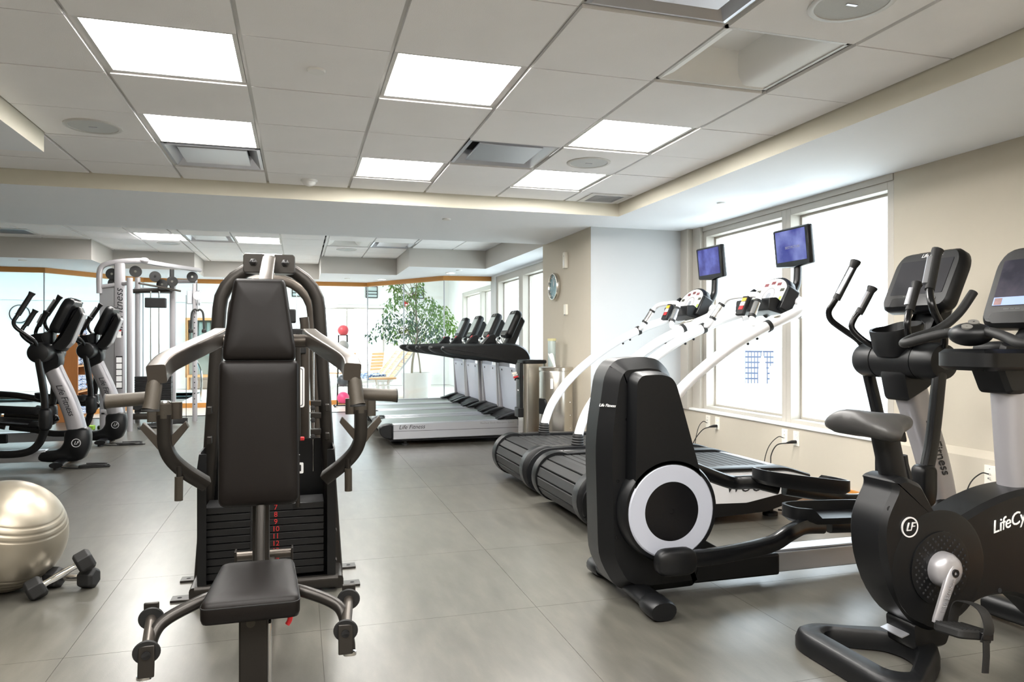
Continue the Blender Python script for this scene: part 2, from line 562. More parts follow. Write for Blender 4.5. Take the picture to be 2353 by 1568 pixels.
# --- suspended ceilings: slab + grid bars + tiles, the fixtures replace some tiles
T = 0.61
GX = -0.84
def ceiling_field(name, z, gy0, rects, skip, slab):
    """rects: allowed (x0,x1,y0,y1) areas"""
    o = struct(G().box(*slab, z + 0.16, z + 0.2).build(name, M['void'], smooth=0))
    cache = {}
    for (x0, x1, y0, y1) in rects:
        k0, k1 = int(math.floor((x0 - GX) / T)), int(math.ceil((x1 - GX) / T - 1e-6))
        r0, r1 = int(math.floor((y0 - gy0) / T)), int(math.ceil((y1 - gy0) / T - 1e-6))
        for k in range(k0, k1):
            for r in range(r0, r1):
                xa, xb = max(x0, GX + k * T), min(x1, GX + (k + 1) * T)
                ya, yb = max(y0, gy0 + r * T), min(y1, gy0 + (r + 1) * T)
                if xb - xa < 0.028 or yb - ya < 0.028 or (k, r) in skip:
                    continue
                key = (round(xb - xa, 3), round(yb - ya, 3))
                if key not in cache:
                    q, q2 = 0.010, 0.004
                    cache[key] = G().box(q, key[0] - q, q2, key[1] - q2, 0, 0.016).mesh('ceiling_tile', M['tile'], 0)
                link('ceiling_tile', cache[key], o, loc=(xa, ya, z - 0.007 - 0.002 * random.random()))
        for k in range(k0 + 1, k1):
            x = GX + k * T
            G().box(x - 0.010, x + 0.010, y0, y1, z + 0.009, z + 0.035).build('grid_bar', M['tbar'], o, smooth=0)
        for r in range(r0 + 1, r1):
            y = gy0 + r * T
            G().box(x0, x1, y - 0.009, y + 0.009, z + 0.0095, z + 0.033).build('grid_bar', M['tbar'], o, smooth=0)
    return o

CZ = 2.40
FY = 3.09
front_lights = [(0, 0), (0, 2), (2, 0), (2, 3), (4, 1), (4, 3), (0, -3), (2, -4), (4, -5), (1, -6), (3, -7), (-1, -5)]
front_other = {(0, 3): 'diff', (3, 2): 'diff', (3, -2): 'diff', (4, -1): 'louver'}
skip = set(front_lights) | set(front_other)
ceiling_field('ceiling', CZ, FY, [(-1.44, 2.73, -2.2, 4.87), (-2.07, 2.73, 4.87, 5.92)], skip, (-6.2, 3.95, -2.2, 5.95))
BZ = 2.56
BY = 10.20
bk_lights = [(-2, 0), (0, 0), (0, 3), (-2, -2), (2, -2)]
bk_other = {(-1, 0): 'diff', (2, 0): 'louver', (3, 0): 'diff'}
ceiling_field('ceiling', BZ, BY, [(xa, xb, 7.85, yl) for xa, xb, yl in COLS[:-1]], set(bk_lights) | set(bk_other), (-6.2, 3.3, 7.85, 13.5))

def tile_xy(k, r, gy0):
    return GX + k * T + T / 2, gy0 + r * T + T / 2

def make_light(name, label, x, y, z):
    t = thing(name, label, 'ceiling light', (x, y, z), 0, 'lit ceiling panels')
    a, b = T / 2 - 0.012, T / 2 - 0.030
    f = G()
    f.box(-a, a, -a, -b, 0.0, 0.10).box(-a, a, b, a, 0.0, 0.10).box(-a, -b, -b, b, 0.0, 0.10).box(b, a, -b, b, 0.0, 0.10)
    f.build('frame', M['tbar'], t)
    G().box(-b, b, -b, b, 0.012, 0.04).build('diffuser', M['panel'], t, smooth=0)
    return t
LL = {(0, 0): 'bright square ceiling panel light beside the sprinkler cap tile', (0, 2): 'bright square ceiling panel light touching a metal air diffuser',
      (2, 0): 'largest bright ceiling panel light over the open floor, beyond the sprinkler cap', (2, 3): 'bright ceiling panel light beside the smoke detector tile',
      (4, 1): 'bright ceiling panel light next to the round speaker, farther from the beam', (4, 3): 'bright ceiling panel light between round speaker and vent grille'}
for k, r in front_lights:
    x, y = tile_xy(k, r, FY)
    make_light('ceiling_light', LL.get((k, r), 'bright square ceiling panel light over the near end of the room'), x, y, CZ)
BL = {(-2, 0): 'far ceiling panel light above the cable machine, left of an air diffuser', (0, 0): 'far ceiling panel light right of an air diffuser', (0, 3): 'farthest ceiling panel light near the glass partition'}
for k, r in bk_lights:
    x, y = tile_xy(k, r, BY)
    make_light('ceiling_light', BL.get((k, r), 'ceiling panel light hidden behind the dropped beam'), x, y, BZ)

def make_diffuser(x, y, z, label):
    t = thing('air_diffuser', label, 'air vent', (x, y, z))
    A, B = T / 2 - 0.012, T / 2 - 0.10
    f = G()
    f.rings([[(-A, -A, 0), (A, -A, 0), (A, A, 0), (-A, A, 0)], [(-A + .02, -A + .02, -0.004), (A - .02, -A + .02, -0.004), (A - .02, A - .02, -0.004), (-A + .02, A - .02, -0.004)],
             [(-B, -B, 0.075), (B, -B, 0.075), (B, B, 0.075), (-B, B, 0.075)]], cap=False)
    f.build('flange', M['alu'], t, smooth=0)
    G().box(-B - .01, B + .01, -B - .01, B + .01, 0.075, 0.15).build('duct_opening', M['void'], t)
    G().box(-B - .005, B + .005, -B - .005, B + .005, 0.004, 0.016).build('face_plate', M['alu'], t, bevel=0.003)
    for sx in (-1, 1):
        for sy in (-1, 1):
            G().box(sx * 0.12 - .01, sx * 0.12 + .01, sy * 0.17 - .01, sy * 0.17 + .01, 0.016, 0.08).build('hanger', M['alu'], t)
    return t
make_diffuser(*tile_xy(0, 3, FY), CZ, 'square metal air diffuser touching a bright ceiling light')
make_diffuser(*tile_xy(3, 2, FY), CZ, 'square metal air diffuser between the round speaker and plain tiles')
make_diffuser(*tile_xy(3, -2, FY), CZ, 'square metal air diffuser beside the recessed curved fixture')
make_diffuser(*tile_xy(-1, 0, BY), BZ, 'far air diffuser between two bright panels beyond the beam')
make_diffuser(*tile_xy(3, 0, BY), BZ, 'far air diffuser beside the recessed fixture beyond the beam')

def make_louver(x, y, z, label):
    t = thing('recessed_fixture', label, 'ceiling light', (x, y, z))
    a = T / 2 - 0.012
    f = G().box(-a, a, -a, -a + .014, 0, 0.05).box(-a, a, a - .014, a, 0, 0.05).box(-a, -a + .014, -a, a, 0, 0.05).box(a - .014, a, -a, a, 0, 0.05)
    f.build('frame', M['tbar'], t)
    b = a - 0.014
    G().box(-b, b, -b, b, 0.13, 0.14).build('reflector_top', M['white'], t, smooth=0)
    s = G()
    prof = [(-b, 0.0), (-b + .05, 0.02), (-b + .08, 0.05), (-b + .09, 0.09), (-b + .085, 0.13), (-b, 0.13)]
    s.prism(prof, -b, b, 'xz')
    s.build('side_reflector', M['white'], t)
    c = G()
    pr = [(b, 0.005)] + [(b - 0.10 + 0.10 * math.cos(q), 0.115 - 0.11 * math.sin(q)) for q in [PI / 2 + i * PI / 2 / 8 for i in range(9)]] + [(b - 0.20, 0.13), (b, 0.13)]
    c.prism(pr, -b, b, 'xz')
    c.build('lamp_cover', M['white'], t)
    for sy in (-1, 1):
        G().prism([(sy * b, 0.0), (sy * b, 0.13), (sy * (b - 0.10), 0.13), (sy * (b - 0.08), 0.07), (sy * (b - 0.03), 0.015)], -b, b - 0.0, 'yz').build('end_reflector', M['white'], t)
    return t
make_louver(*tile_xy(4, -1, FY), CZ, 'unlit recessed ceiling fixture with curved white reflectors near the window soffit')
make_louver(*tile_xy(2, 0, BY), BZ, 'far unlit recessed ceiling fixture with curved reflectors beyond the beam')

def make_speaker(x, y, z, label):
    t = thing('ceiling_speaker', label, 'speaker', (x, y, z - 0.0065))
    G().lathe([(0.150, 0.0), (0.150, -0.006), (0.142, -0.010), (0.128, -0.008), (0.126, -0.003), (0.126, 0.0)], n=40, cap=False).build('bezel', M['tbar'], t)
    G().lathe([(0.127, -0.001), (0.127, -0.005), (0.0, -0.007)], n=40).build('mesh_grille', mat('speaker_mesh', rgb(205, 208, 208), 0.7, bump=0.8, bscale=500), t)
    G().box(-0.022, 0.022, -0.006, 0.006, -0.010, -0.006).build('badge', M['alu'], t)
    return t
x, y = tile_xy(-1, 2, FY); make_speaker(x + 0.02, y + 0.02, CZ, 'round ceiling speaker beside the left bulkhead corner')
x, y = tile_xy(4, 2, FY); make_speaker(x, y, CZ, 'round ceiling speaker between two bright ceiling panels')
x, y = tile_xy(4, -2, FY); make_speaker(x + 0.02, y, CZ, 'round ceiling speaker beside the recessed curved fixture')
x, y = tile_xy(-2, 1, BY); make_speaker(x, y, BZ, 'far round ceiling speaker above the cable machine')
x, y = tile_xy(2, 1, BY); make_speaker(x, y, BZ, 'far round ceiling speaker behind the recessed fixture beyond the beam')

def disc_cap(name, label, cat, x, y, z, r, group=None, m='white'):
    o = G().lathe([(r, 0.0), (r, -0.006), (r * 0.93, -0.011), (0, -0.012)], n=24).build(name, M[m], loc=(x, y, z))
    return tag(o, label, cat, group)
x, y = tile_xy(1, 0, FY); disc_cap('sprinkler_cap', 'round white sprinkler cover on a plain ceiling tile', 'sprinkler', x, y, CZ - .0065, 0.041)
disc_cap('sprinkler_cap', 'small round white cap under the dropped beam', 'sprinkler', 1.283, 6.467, LZ, 0.038)
disc_cap('sprinkler_cap', 'small round white cap on the soffit above the tall windows', 'sprinkler', 3.251, 5.099, LZ, 0.036)
disc_cap('sprinkler_cap', 'small white cap on the far left soffit', 'sprinkler', -3.609, 11.346, LZ, 0.05)
disc_cap('sprinkler_cap', 'small white cap on far soffit above the medicine ball rack', 'sprinkler', 0.812, 12.984, LZ, 0.05)
disc_cap('sprinkler_cap', 'small white cap on far soffit above the black treadmills', 'sprinkler', 2.383, 11.009, LZ, 0.05)
x, y = tile_xy(1, 4, FY)
sd = thing('smoke_detector', 'white domed smoke detector on the ceiling near the beam', 'smoke detector', (x, y - 0.12, CZ - 0.0065))
G().lathe([(0.062, 0), (0.062, -0.014), (0.056, -0.018), (0.0, -0.018)], n=28).build('base', M['white'], sd)
G().lathe([(0.050, -0.018), (0.046, -0.030), (0.030, -0.042), (0.016, -0.046), (0.0, -0.047)], n=28).build('dome', M['white'], sd)
def downlight(x, y, label):
    t = thing('downlight', label, 'downlight', (x, y, LZ), 0, 'small lit downlights')
    G().lathe([(0.085, 0.0), (0.085, -0.006), (0.068, -0.008), (0.066, 0.0)], n=28, cap=False).build('trim_ring', M['white'], t)
    G().lathe([(0.067, -0.002), (0.067, -0.004), (0.0, -0.004)], n=28).build('lens', M['spot'], t)
downlight(1.416, 12.989, 'lit recessed downlight on far soffit above the glass corner')
downlight(2.345, 11.459, 'lit recessed downlight on far soffit above the black treadmills')
downlight(-1.20, 13.60, 'lit recessed downlight on far soffit behind the weight machine')
def grille(x, y, z, s, label):
    t = thing('return_grille', label, 'air vent', (x, y, z - 0.007))
    a = s / 2
    G().box(-a, a, -a, -a + .05, -0.008, 0).box(-a, a, a - .05, a, -0.008, 0).box(-a, -a + .05, -a + .05, a - .05, -0.008, 0).box(a - .05, a, -a + .05, a - .05, -0.008, 0).build('frame', M['tbar'], t, bevel=0.002)
    G().box(-a + .05, a - .05, -a + .05, a - .05, -0.003, 0).build('backing', M['void'], t)
    n = 13
    for i in range(n):
        yy = -a + .055 + (s - .11) * i / (n - 1)
        G().box(-a + .05, a - .05, yy - .004, yy + .004, -0.007, -0.002).build('slat', M['alu'], t, smooth=0)
grille(2.50, 5.72, CZ, 0.36, 'square slatted return air grille at the ceiling corner by the beam')
grille(-3.45, 10.45, BZ, 0.5, 'square slatted return air grille on the far ceiling')

# --- glass partition to the pool hall
hd = G(); bs = G()
for (xa, ya), (xb, yb) in zip(GP, GP[1:]):
    dv = V((xb - xa, yb - ya, 0)); dv.normalize(); nn = V((-dv.y, dv.x, 0))
    m = frame((xa, ya, 0), dv, nn)
    L = math.hypot(xb - xa, yb - ya)
    hd.box(-0.02, L + 0.02, -0.03, 0.03, 2.205, 2.285, m)
    hd.box(-0.02, L + 0.02, -0.03, 0.03, 0.0, 0.085, m)
gw = struct(hd.build('wall_glass', M['woodh'], smooth=0))
SEGN = [3, 1, 3, 2, 1]
for ((xa, ya), (xb, yb)), k in zip(zip(GP, GP[1:]), SEGN):
    dv = V((xb - xa, yb - ya, 0)); L = dv.length; dv.normalize(); nn = V((-dv.y, dv.x, 0))
    m = frame((xa, ya, 0), dv, nn)
    for i in range(k):
        G().box(L * i / k + 0.003, L * (i + 1) / k - 0.003, -0.006, 0.006, 0.085, 2.205, m).build('pane', M['pglass'], gw, smooth=0)
    for i in range(k + 1):
        G().box(L * i / k - 0.006, L * i / k + 0.006, -0.008, 0.008, 0.085, 2.205, m).build('joint_strip', M['alu'], gw, smooth=0)
# ================================================================ POOL HALL beyond the glass
PY = 19.6
ph = G()
# floor with a pool cut-out  (pool X -11..-2.3, Y 14.6..18.3)
PX0, PX1, PY0, PY1 = -11.0, -2.2, 14.7, 18.4
ph.box(-12, 6, 12.0, PY0, -0.4, -0.006).box(-12, 6, PY1, PY + .2, -0.4, -0.006).box(-12, PX0, PY0, PY1, -0.4, -0.006).box(PX1, 6, PY0, PY1, -0.4, -0.006)
struct(ph.build('floor', M['pooltile'], smooth=0))
b = G().box(PX0, PX1, PY0, PY1, -0.75, -0.7).box(PX0 - .05, PX0, PY0, PY1, -0.75, -0.02).box(PX1, PX1 + .05, PY0, PY1, -0.75, -0.02).box(PX0, PX1, PY0 - .05, PY0, -0.75, -0.02).box(PX0, PX1, PY1, PY1 + .05, -0.75, -0.02)
struct(b.build('floor_pool_basin', mat('pool_blue_tile', rgb(176, 226, 242), 0.4, var=0.04), smooth=0))
wm = glass_mat('pool_water', (0.90, 0.985, 0.995), 0.03)
o = G().box(PX0, PX1, PY0, PY1, -0.10, -0.09).build('pool_water', wm, smooth=0)
tag(o, 'pale blue still water of the indoor pool beyond the glass', 'water', kind='stuff')
# walls, with openings: back window X 0.05..2.0 Z .1..2.05, right windows Y 14..17.8
w = G()
w.box(-12, 0.55, PY, PY + .2, 0, 3.6).box(2.20, 6, PY, PY + .2, 0, 3.6).box(0.55, 2.20, PY, PY + .2, 2.08, 3.6).box(0.55, 2.20, PY, PY + .2, 0, 0.05)
w.box(-12, 6, PY - .03, PY, 2.16, 2.22)
w.box(-12, 6, PY - .02, PY, 0, 0.22)
struct(w.build('wall_pool_back', M['poolwhite'], smooth=0))
w = G()
w.box(3.95, 4.15, 12.0, 14.0, 0, 3.6).box(3.95, 4.15, 17.9, PY, 0, 3.6).box(3.95, 4.15, 14.0, 17.9, 2.40, 3.6).box(3.95, 4.15, 14.0, 17.9, 0, 0.5).box(3.3, 4.15, 11.95, 12.05, 0, 3.6)
struct(w.build('wall_pool_right', M['poolwhite'], smooth=0))
struct(G().box(-12.2, -12, 12.4, PY, 0, 3.6).build('wall_pool_left', M['poolwhite'], smooth=0))
struct(G().box(-12.2, -6.2, 12.3, 12.42, 0, 3.6).box(-6.2, 3.3, 12.0 - .35, 12.0 - .30, 2.75, 3.6).build('wall_pool_front', M['poolwhite'], smooth=0))
w = G()
# ceiling with a long unseen skylight, added to brighten the hall
w.box(-12.2, 4.15, 11.6, 15.1, 3.5, 3.6).box(-12.2, 4.15, 17.9, PY + .2, 3.5, 3.6).box(-12.2, -11, 15.1, 17.9, 3.5, 3.6).box(2.8, 4.15, 15.1, 17.9, 3.5, 3.6)
pc = struct(w.build('ceiling_pool', M['poolwhite'], smooth=0))
for i in range(9):
    x = -11 + 13.8 * i / 8
    G().box(x - .03, x + .03, 15.1, 17.9, 3.5, 3.62).build('added_skylight_bar', M['white'], pc, smooth=0)
for i in range(8):
    x = -11 + 13.8 * i / 8
    G().box(x + .03, x + 13.8 / 8 - .03, 15.1, 17.9, 3.56, 3.57).build('added_skylight_pane', M['glass'], pc, smooth=0)
def winY(name, x0, x1, y, z0, z1, mull):
    f = G()
    t = 0.04
    f.box(x0, x0 + t, y, y + .1, z0, z1).box(x1 - t, x1, y, y + .1, z0, z1).box(x0, x1, y, y + .1, z1 - t, z1).box(x0, x1, y, y + .1, z0, z0 + t)
    o = struct(f.build(name, M['winframe']))
    xs = [x0 + t] + mull + [x1 - t]
    for q in mull:
        G().box(q - .02, q + .02, y, y + .1, z0 + t, z1 - t).build('mullion', M['winframe'], o, smooth=0)
    for a, b in zip(xs, xs[1:]):
        G().box(a + .005, b - .005, y + .05, y + .056, z0 + t, z1 - t).build('pane', M['glass'], o, smooth=0)
winY('window_5', 0.55, 2.20, PY + .05, 0.05, 2.08, [1.22])
window('window_6', 16.0, 17.9, 0.5, 2.40, 3.96, 4.14, 0.09)
window('window_7', 14.0, 16.0, 0.5, 2.40, 3.96, 4.14, 0.09)

# wall grilles
def wall_grille(x, z, label):
    t = thing('wall_grille', label, 'wall grille', (x, PY - .04, z))
    a, h_ = 0.155, 0.31
    G().box(-a, a, 0, .03, -h_ / 2, -h_ / 2 + .02).box(-a, a, 0, .03, h_ / 2 - .02, h_ / 2).box(-a, -a + .02, 0, .03, -h_ / 2, h_ / 2).box(a - .02, a, 0, .03, -h_ / 2, h_ / 2).build('frame', M['black'], t)
    for q in (-0.06, 0.02):
        G().box(-a, a, 0, .03, q - .01, q + .01).build('bar', M['black'], t)
    G().box(-a + .02, a - .02, .012, .04, -h_ / 2 + .02, h_ / 2 - .02).build('panel', mat('grille_panel', rgb(196, 212, 210), 0.4), t)
wall_grille(1.86, 2.50, 'black framed wall grille right of centre on the pool hall wall')
wall_grille(-0.02, 2.50, 'black framed wall grille half hidden behind the weight machine arch')
wall_grille(3.10, 2.50, 'black framed wall grille behind the indoor tree')
wc = thing('wall_clock', 'pale round clock on the pool hall wall beyond the ellipticals', 'clock', (-6.29, PY - 0.03, 1.83))
G().lathe([(0.20, 0.03), (0.215, 0.015), (0.215, -0.01), (0.20, -0.015), (0.195, 0.0)], ax=(0, 1, 0), n=36, cap=False).build('rim', M['tube'], wc)
G().lathe([(0.196, 0.03), (0.196, 0.004), (0, 0.004)], ax=(0, 1, 0), n=36).build('dial', M['white'], wc)
G().box(-.006, .006, -.006, 0.002, 0, .14).build('minute_hand', M['greyprint'], wc)
G().box(-.10, 0, -.006, 0.002, -.008, .008).build('hour_hand', M['greyprint'], wc)
fa = thing('fire_alarm', 'small red fire alarm box on the wall behind the tree', 'fire alarm', (2.78, PY - .02, 2.20))
G().box(-.05, .05, -.03, .02, -.07, .07).build('housing', M['red'], fa, bevel=0.006)
G().box(-.03, .03, -.045, -.03, -.05, -.01).build('strobe', M['cream'], fa)

# wooden framed case with hanging robes near the back wall
cs = thing('display_case', 'orange wood framed glass case by the pool hall wall', 'cabinet', (-2.32, 19.2, 0))
for bx_ in ((-.34, -.29, .35, 1.70), (.29, .34, .35, 1.70), (-.34, .34, 1.70, 1.76), (-.34, .34, .30, .36)):
    G().box(bx_[0], bx_[1], 0, .35, bx_[2], bx_[3]).build('frame_rail', M['teak'], cs)  # pale wood here carries the glare of the glass in its colour
G().box(-.29, .29, .30, .35, .36, 1.70).build('back_panel', mat('case_back', rgb(176, 190, 184), 0.5), cs)
G().box(-.30, -.26, 0, .3, 0, .30).build('leg', M['teak'], cs)
G().box(.26, .30, 0, .3, 0, .30).build('leg', M['teak'], cs)
for i in range(3):
    G().sweep([(-.18 + i * .18, .15, .85), (-.18 + i * .18, .15, 1.66)], 0.07, 0.05, 10, 3).build('robe', mat('glare_paled_robe', rgb(140, 160, 152), 0.9), cs)  # robe colour paled for the same glare

# ---- potted tree
tr = thing('potted_tree', 'tall leafy ficus tree in a white round pot beyond the glass', 'tree', (2.35, 15.05, 0))
G().lathe([(0.235, 0), (0.25, 0.02), (0.30, 0.30), (0.315, 0.50), (0.32, 0.53), (0.29, 0.53), (0.285, 0.47), (0.0, 0.47)], n=36).build('pot', M['white'], tr)
G().lathe([(0.286, 0.468), (0.0, 0.476)], n=30).build('soil', mat('potting_soil', rgb(96, 80, 64), 0.95, bump=0.8, bscale=60), tr)
rnd = random.Random(3)
trunk = [(-0.10, 0, 0.45), (-0.08, 0.02, 0.75), (-0.03, 0.0, 1.05), (0.02, 0.0, 1.35), (0.0, 0, 1.7), (-.02, 0, 2.1), (0.02, 0, 2.5)]
tb = G().sweep(cr(trunk, 4), 0.026, n=8, taper=[1.0, 0.4])
tb.sweep(cr([(0.10, .04, .45), (.06, 0.03, .8), (0.0, 0.03, 1.2), (0.12, .05, 1.5)], 4), 0.018, n=8, taper=[1, .6])
tb.build('trunk', M['bark'], tr)
# branch tips follow the crown silhouette: (x, z, spread)
CL = [(-0.95, 1.30, .13, 1), (-0.72, 1.45, .20, 1), (-0.55, 1.62, .20, 1), (-0.50, 1.30, .18, 1), (-0.30, 1.45, .22, 1), (-0.12, 1.60, .24, 1),
      (0.0, 1.35, .24, 1), (0.22, 1.45, .24, 1), (0.40, 1.35, .22, 1), (0.30, 1.65, .22, 0), (0.58, 1.50, .20, 0), (0.72, 1.62, .20, 0), (0.80, 1.42, .14, 0), (0.62, 1.82, .14, 0),
      (0.05, 1.85, .22, 0), (-0.15, 2.0, .20, 0), (0.22, 1.95, .18, 0), (0.38, 1.88, .14, 0), (-0.45, 1.98, .16, 0), (-0.58, 1.90, .12, 0), (0.0, 2.2, .15, 0), (0.05, 2.42, .11, 0),
      (-0.35, 2.2, .15, 0), (-0.50, 2.30, .14, 0), (-0.38, 2.50, .17, 0), (-0.62, 2.52, .15, 0), (-0.78, 2.50, .10, 0), (-0.40, 2.75, .20, 0), (0.45, 1.15, .16, 1), (0.15, 1.15, .16, 1)]
br = G()
LV, LVD = G(), G()
def leaf(g, c, d, s):
    d = V(d).normalized()
    up = V((rnd.uniform(-.4, .4), rnd.uniform(-.4, .4), 1)).normalized()
    sd_ = d.cross(up)
    if sd_.length < 1e-3:
        sd_ = V((1, 0, 0))
    sd_.normalize()
    nr = sd_.cross(d)
    c = V(c)
    vs = [c, c + d * s * .35 + sd_ * s * .24 - nr * s * .04, c + d * s * .75 + sd_ * s * .14 - nr * s * .10, c + d * s - nr * s * .2, c + d * s * .75 - sd_ * s * .14 - nr * s * .10, c + d * s * .35 - sd_ * s * .24 - nr * s * .04, c + d * s * .5 + nr * s * .05]
    g.add(vs, [(0, 1, 6), (1, 2, 6), (2, 3, 6), (3, 4, 6), (4, 5, 6), (5, 0, 6)])
for (x, z, sp, dk) in CL:
    yy = rnd.uniform(-.3, .3)
    br.sweep(cr([(0.0, 0, max(0.95, min(2.0, z - .45))), (x * .5, yy * .5, z - .18), (x, yy, z)], 4), 0.008, n=5, taper=[1, .3])
    for i in range(int(80 * (sp / .18) ** 1.5)):
        while True:
            q = V((rnd.uniform(-1, 1), rnd.uniform(-1, 1), rnd.uniform(-1, 1)))
            if q.length < 1:
                break
        leaf(LVD if dk and rnd.random() < .8 else LV, V((x, yy, z)) + q * sp, V((q.x + rnd.uniform(-.5, .5), q.y + rnd.uniform(-.5, .5), -0.5 + rnd.uniform(-.5, .3))), rnd.uniform(.06, .095))
br.build('branch', M['bark'], tr)
o = LV.build('foliage', M['leaf'], tr, smooth=0); o['kind'] = 'stuff'
o = LVD.build('foliage', M['leafd'], tr, smooth=0); o['kind'] = 'stuff'; o['label'] = 'darker green lower leaves'

# ---- loungers, chairs, side table in the pool hall
def lounger(loc, rz, label, back=True):
    t = thing('pool_lounger', label, 'lounger', loc, rz, 'white framed pool loungers')
    # +x = head end
    prof = cr([(-0.95, 0, 0.25), (-0.6, 0, 0.30), (-0.2, 0, 0.345), (0.3, 0, 0.36)], 6)
    for s in (-1, 1):
        G().sweep([(p.x, s * .29, p.z) for p in prof], 0.018, 0.028, 8, 4).build('side_rail', M['white'], t)
    for k in range(13):
        q = prof[int(k * (len(prof) - 1) / 12)]
        G().cbox((q.x, 0, q.z + .012), (0.075, .55, .016)).build('slat', M['white'], t, smooth=0)
    for s in (-1, 1):
        G().sweep([(-0.90, s * .28, .27), (-0.93, s * .28, 0)], .016, .022, 8, 4).build('leg', M['white'], t)
        G().sweep([(0.22, s * .28, .35), (0.26, s * .28, 0)], .016, .022, 8, 4).build('leg', M['white'], t)
    if back:
        for k in range(7):
            a = .08 + k * .105
            G().cbox((.32 + a * .62, 0, .37 + a * .78), (0.085, .56, .018), Mx.Rotation(-0.9, 3, 'Y')).build('back_slat', M['teak'], t, smooth=0)
        for s in (-1, 1):
            G().sweep([(.30, s * .29, .35), (.30 + .80 * .62, s * .29, .36 + .80 * .78)], .012, .02, 8, 4).build('back_rail', M['white'], t)
    return t
lounger((1.55, 15.55, 0), 0.05, 'pool lounger behind the round wooden side table, back raised')
lounger((1.50, 16.25, 0), 0.05, 'second pool lounger from the side table, among three in a row')
lounger((1.45, 16.95, 0), 0.05, 'third pool lounger from the side table, nearest the bright window')
def towel_heap(loc, label, sx=.2, sy=.2, sz=.035):
    t = G()
    for i in range(3):
        t.prism(rnd_poly([(-sx, -sy), (sx, -sy), (sx, sy), (-sx, sy)], .05), i * sz, (i + 1) * sz - .004, 'xy', (.01, .012))
    o = t.build('folded_towel', M['towel'], loc=loc, rot=(0, 0, .15))
    return tag(o, label, 'towel')
def towel_mat():
    m = mat('blue_white_towel', (0.8, 0.85, 0.92), 0.9, bump=0.4, bscale=300)
    n, l = m.node_tree.nodes, m.node_tree.links
    p = n['Principled BSDF']
    tc = n.new('ShaderNodeTexCoord')
    nz = n.new('ShaderNodeTexNoise'); nz.inputs['Scale'].default_value = 7; nz.inputs['Detail'].default_value = 1.5; nz.inputs['Distortion'].default_value = 1.8
    l.new(tc.outputs['Object'], nz.inputs['Vector'])
    r = n.new('ShaderNodeValToRGB'); r.color_ramp.interpolation = 'CONSTANT'
    e = r.color_ramp.elements
    e[0].position = 0; e[0].color = rgb(236, 240, 246) + (1,)
    e[1].position = 0.44; e[1].color = rgb(74, 116, 178) + (1,)
    a = e.new(0.52); a.color = rgb(236, 240, 246) + (1,)
    b = e.new(0.60); b.color = rgb(48, 84, 140) + (1,)
    c = e.new(0.66); c.color = rgb(228, 234, 244) + (1,)
    l.new(nz.outputs['Fac'], r.inputs[0])
    l.new(r.outputs[0], p.inputs['Base Color'])
    return m
M['towel'] = towel_mat()
towel_heap((1.55, 15.55, .385), 'folded blue and white towel on lounger behind the side table')
towel_heap((1.50, 16.25, .385), 'folded blue and white towel on the second pool lounger')
st = thing('side_table', 'round wooden side table with white legs beside the white pot', 'table', (1.62, 14.75, 0))
G().lathe([(0.27, 0.42), (0.275, 0.43), (0.275, 0.445), (0.26, 0.45), (0, 0.45)], n=32).build('table_top', M['teak'], st)
for i in range(4):
    a = PI / 4 + i * PI / 2
    G().sweep([(.20 * math.cos(a), .20 * math.sin(a), .43), (.15 * math.cos(a), .15 * math.sin(a), .3), (.18 * math.cos(a), .18 * math.sin(a), 0)], .014, n=8).build('leg', M['white'], st)
G().lathe([(0.155, 0.28), (0.155, 0.30), (0.135, 0.30), (0.135, 0.28)], n=24, cap=False).build('ring_stretcher', M['white'], st)
def armchair(loc, rz, label):
    t = thing('pool_chair', label, 'chair', loc, rz, 'teak slatted chairs by the pool')
    for k in range(6):
        G().cbox((-.22 - k * .012, 0, .50 + k * .075), (.02, .50, .06), Mx.Rotation(-.15, 3, 'Y')).build('back_slat', M['teak'], t, smooth=0)
    for k in range(6):
        G().cbox((-.17 + k * .08, 0, .42), (.066, .50, .02)).build('seat_slat', M['teak'], t, smooth=0)
    for sy in (-1, 1):
        G().sweep([(.24, sy * .26, 0), (.22, sy * .26, .60)], .016, n=8).build('leg', M['white'], t)
        G().sweep([(-.27, sy * .26, 0), (-.22, sy * .26, .42), (-.30, sy * .26, .95)], .016, n=8).build('leg', M['white'], t)
        G().sweep([(.24, sy * .26, .60), (-.24, sy * .26, .61)], .02, .012, 8, 3).build('armrest', M['white'], t)
armchair((0.95, 18.0, 0), 2.6, 'teak slatted pool chair in front of the bright window edge')
armchair((1.65, 18.2, 0), 2.4, 'teak slatted pool chair between loungers and the window')
armchair((-0.25, 17.3, 0), 0.7, 'teak slatted pool chair behind the medicine ball rack')
lr = thing('pool_handrail', 'curved white metal pool handrail at the pool edge', 'handrail', (-2.0, 15.4, -0.006))
G().sweep(cr([(.15, 0, 0), (.15, 0, .6), (0, 0, .85), (-.25, 0, .75), (-.4, 0, .3)], 6), .022, n=8).build('rail', M['chrome'], lr)
G().lathe([(.04, 0), (.04, .01), (.025, .015)], o=(.15, 0, 0), n=16).build('flange', M['chrome'], lr)
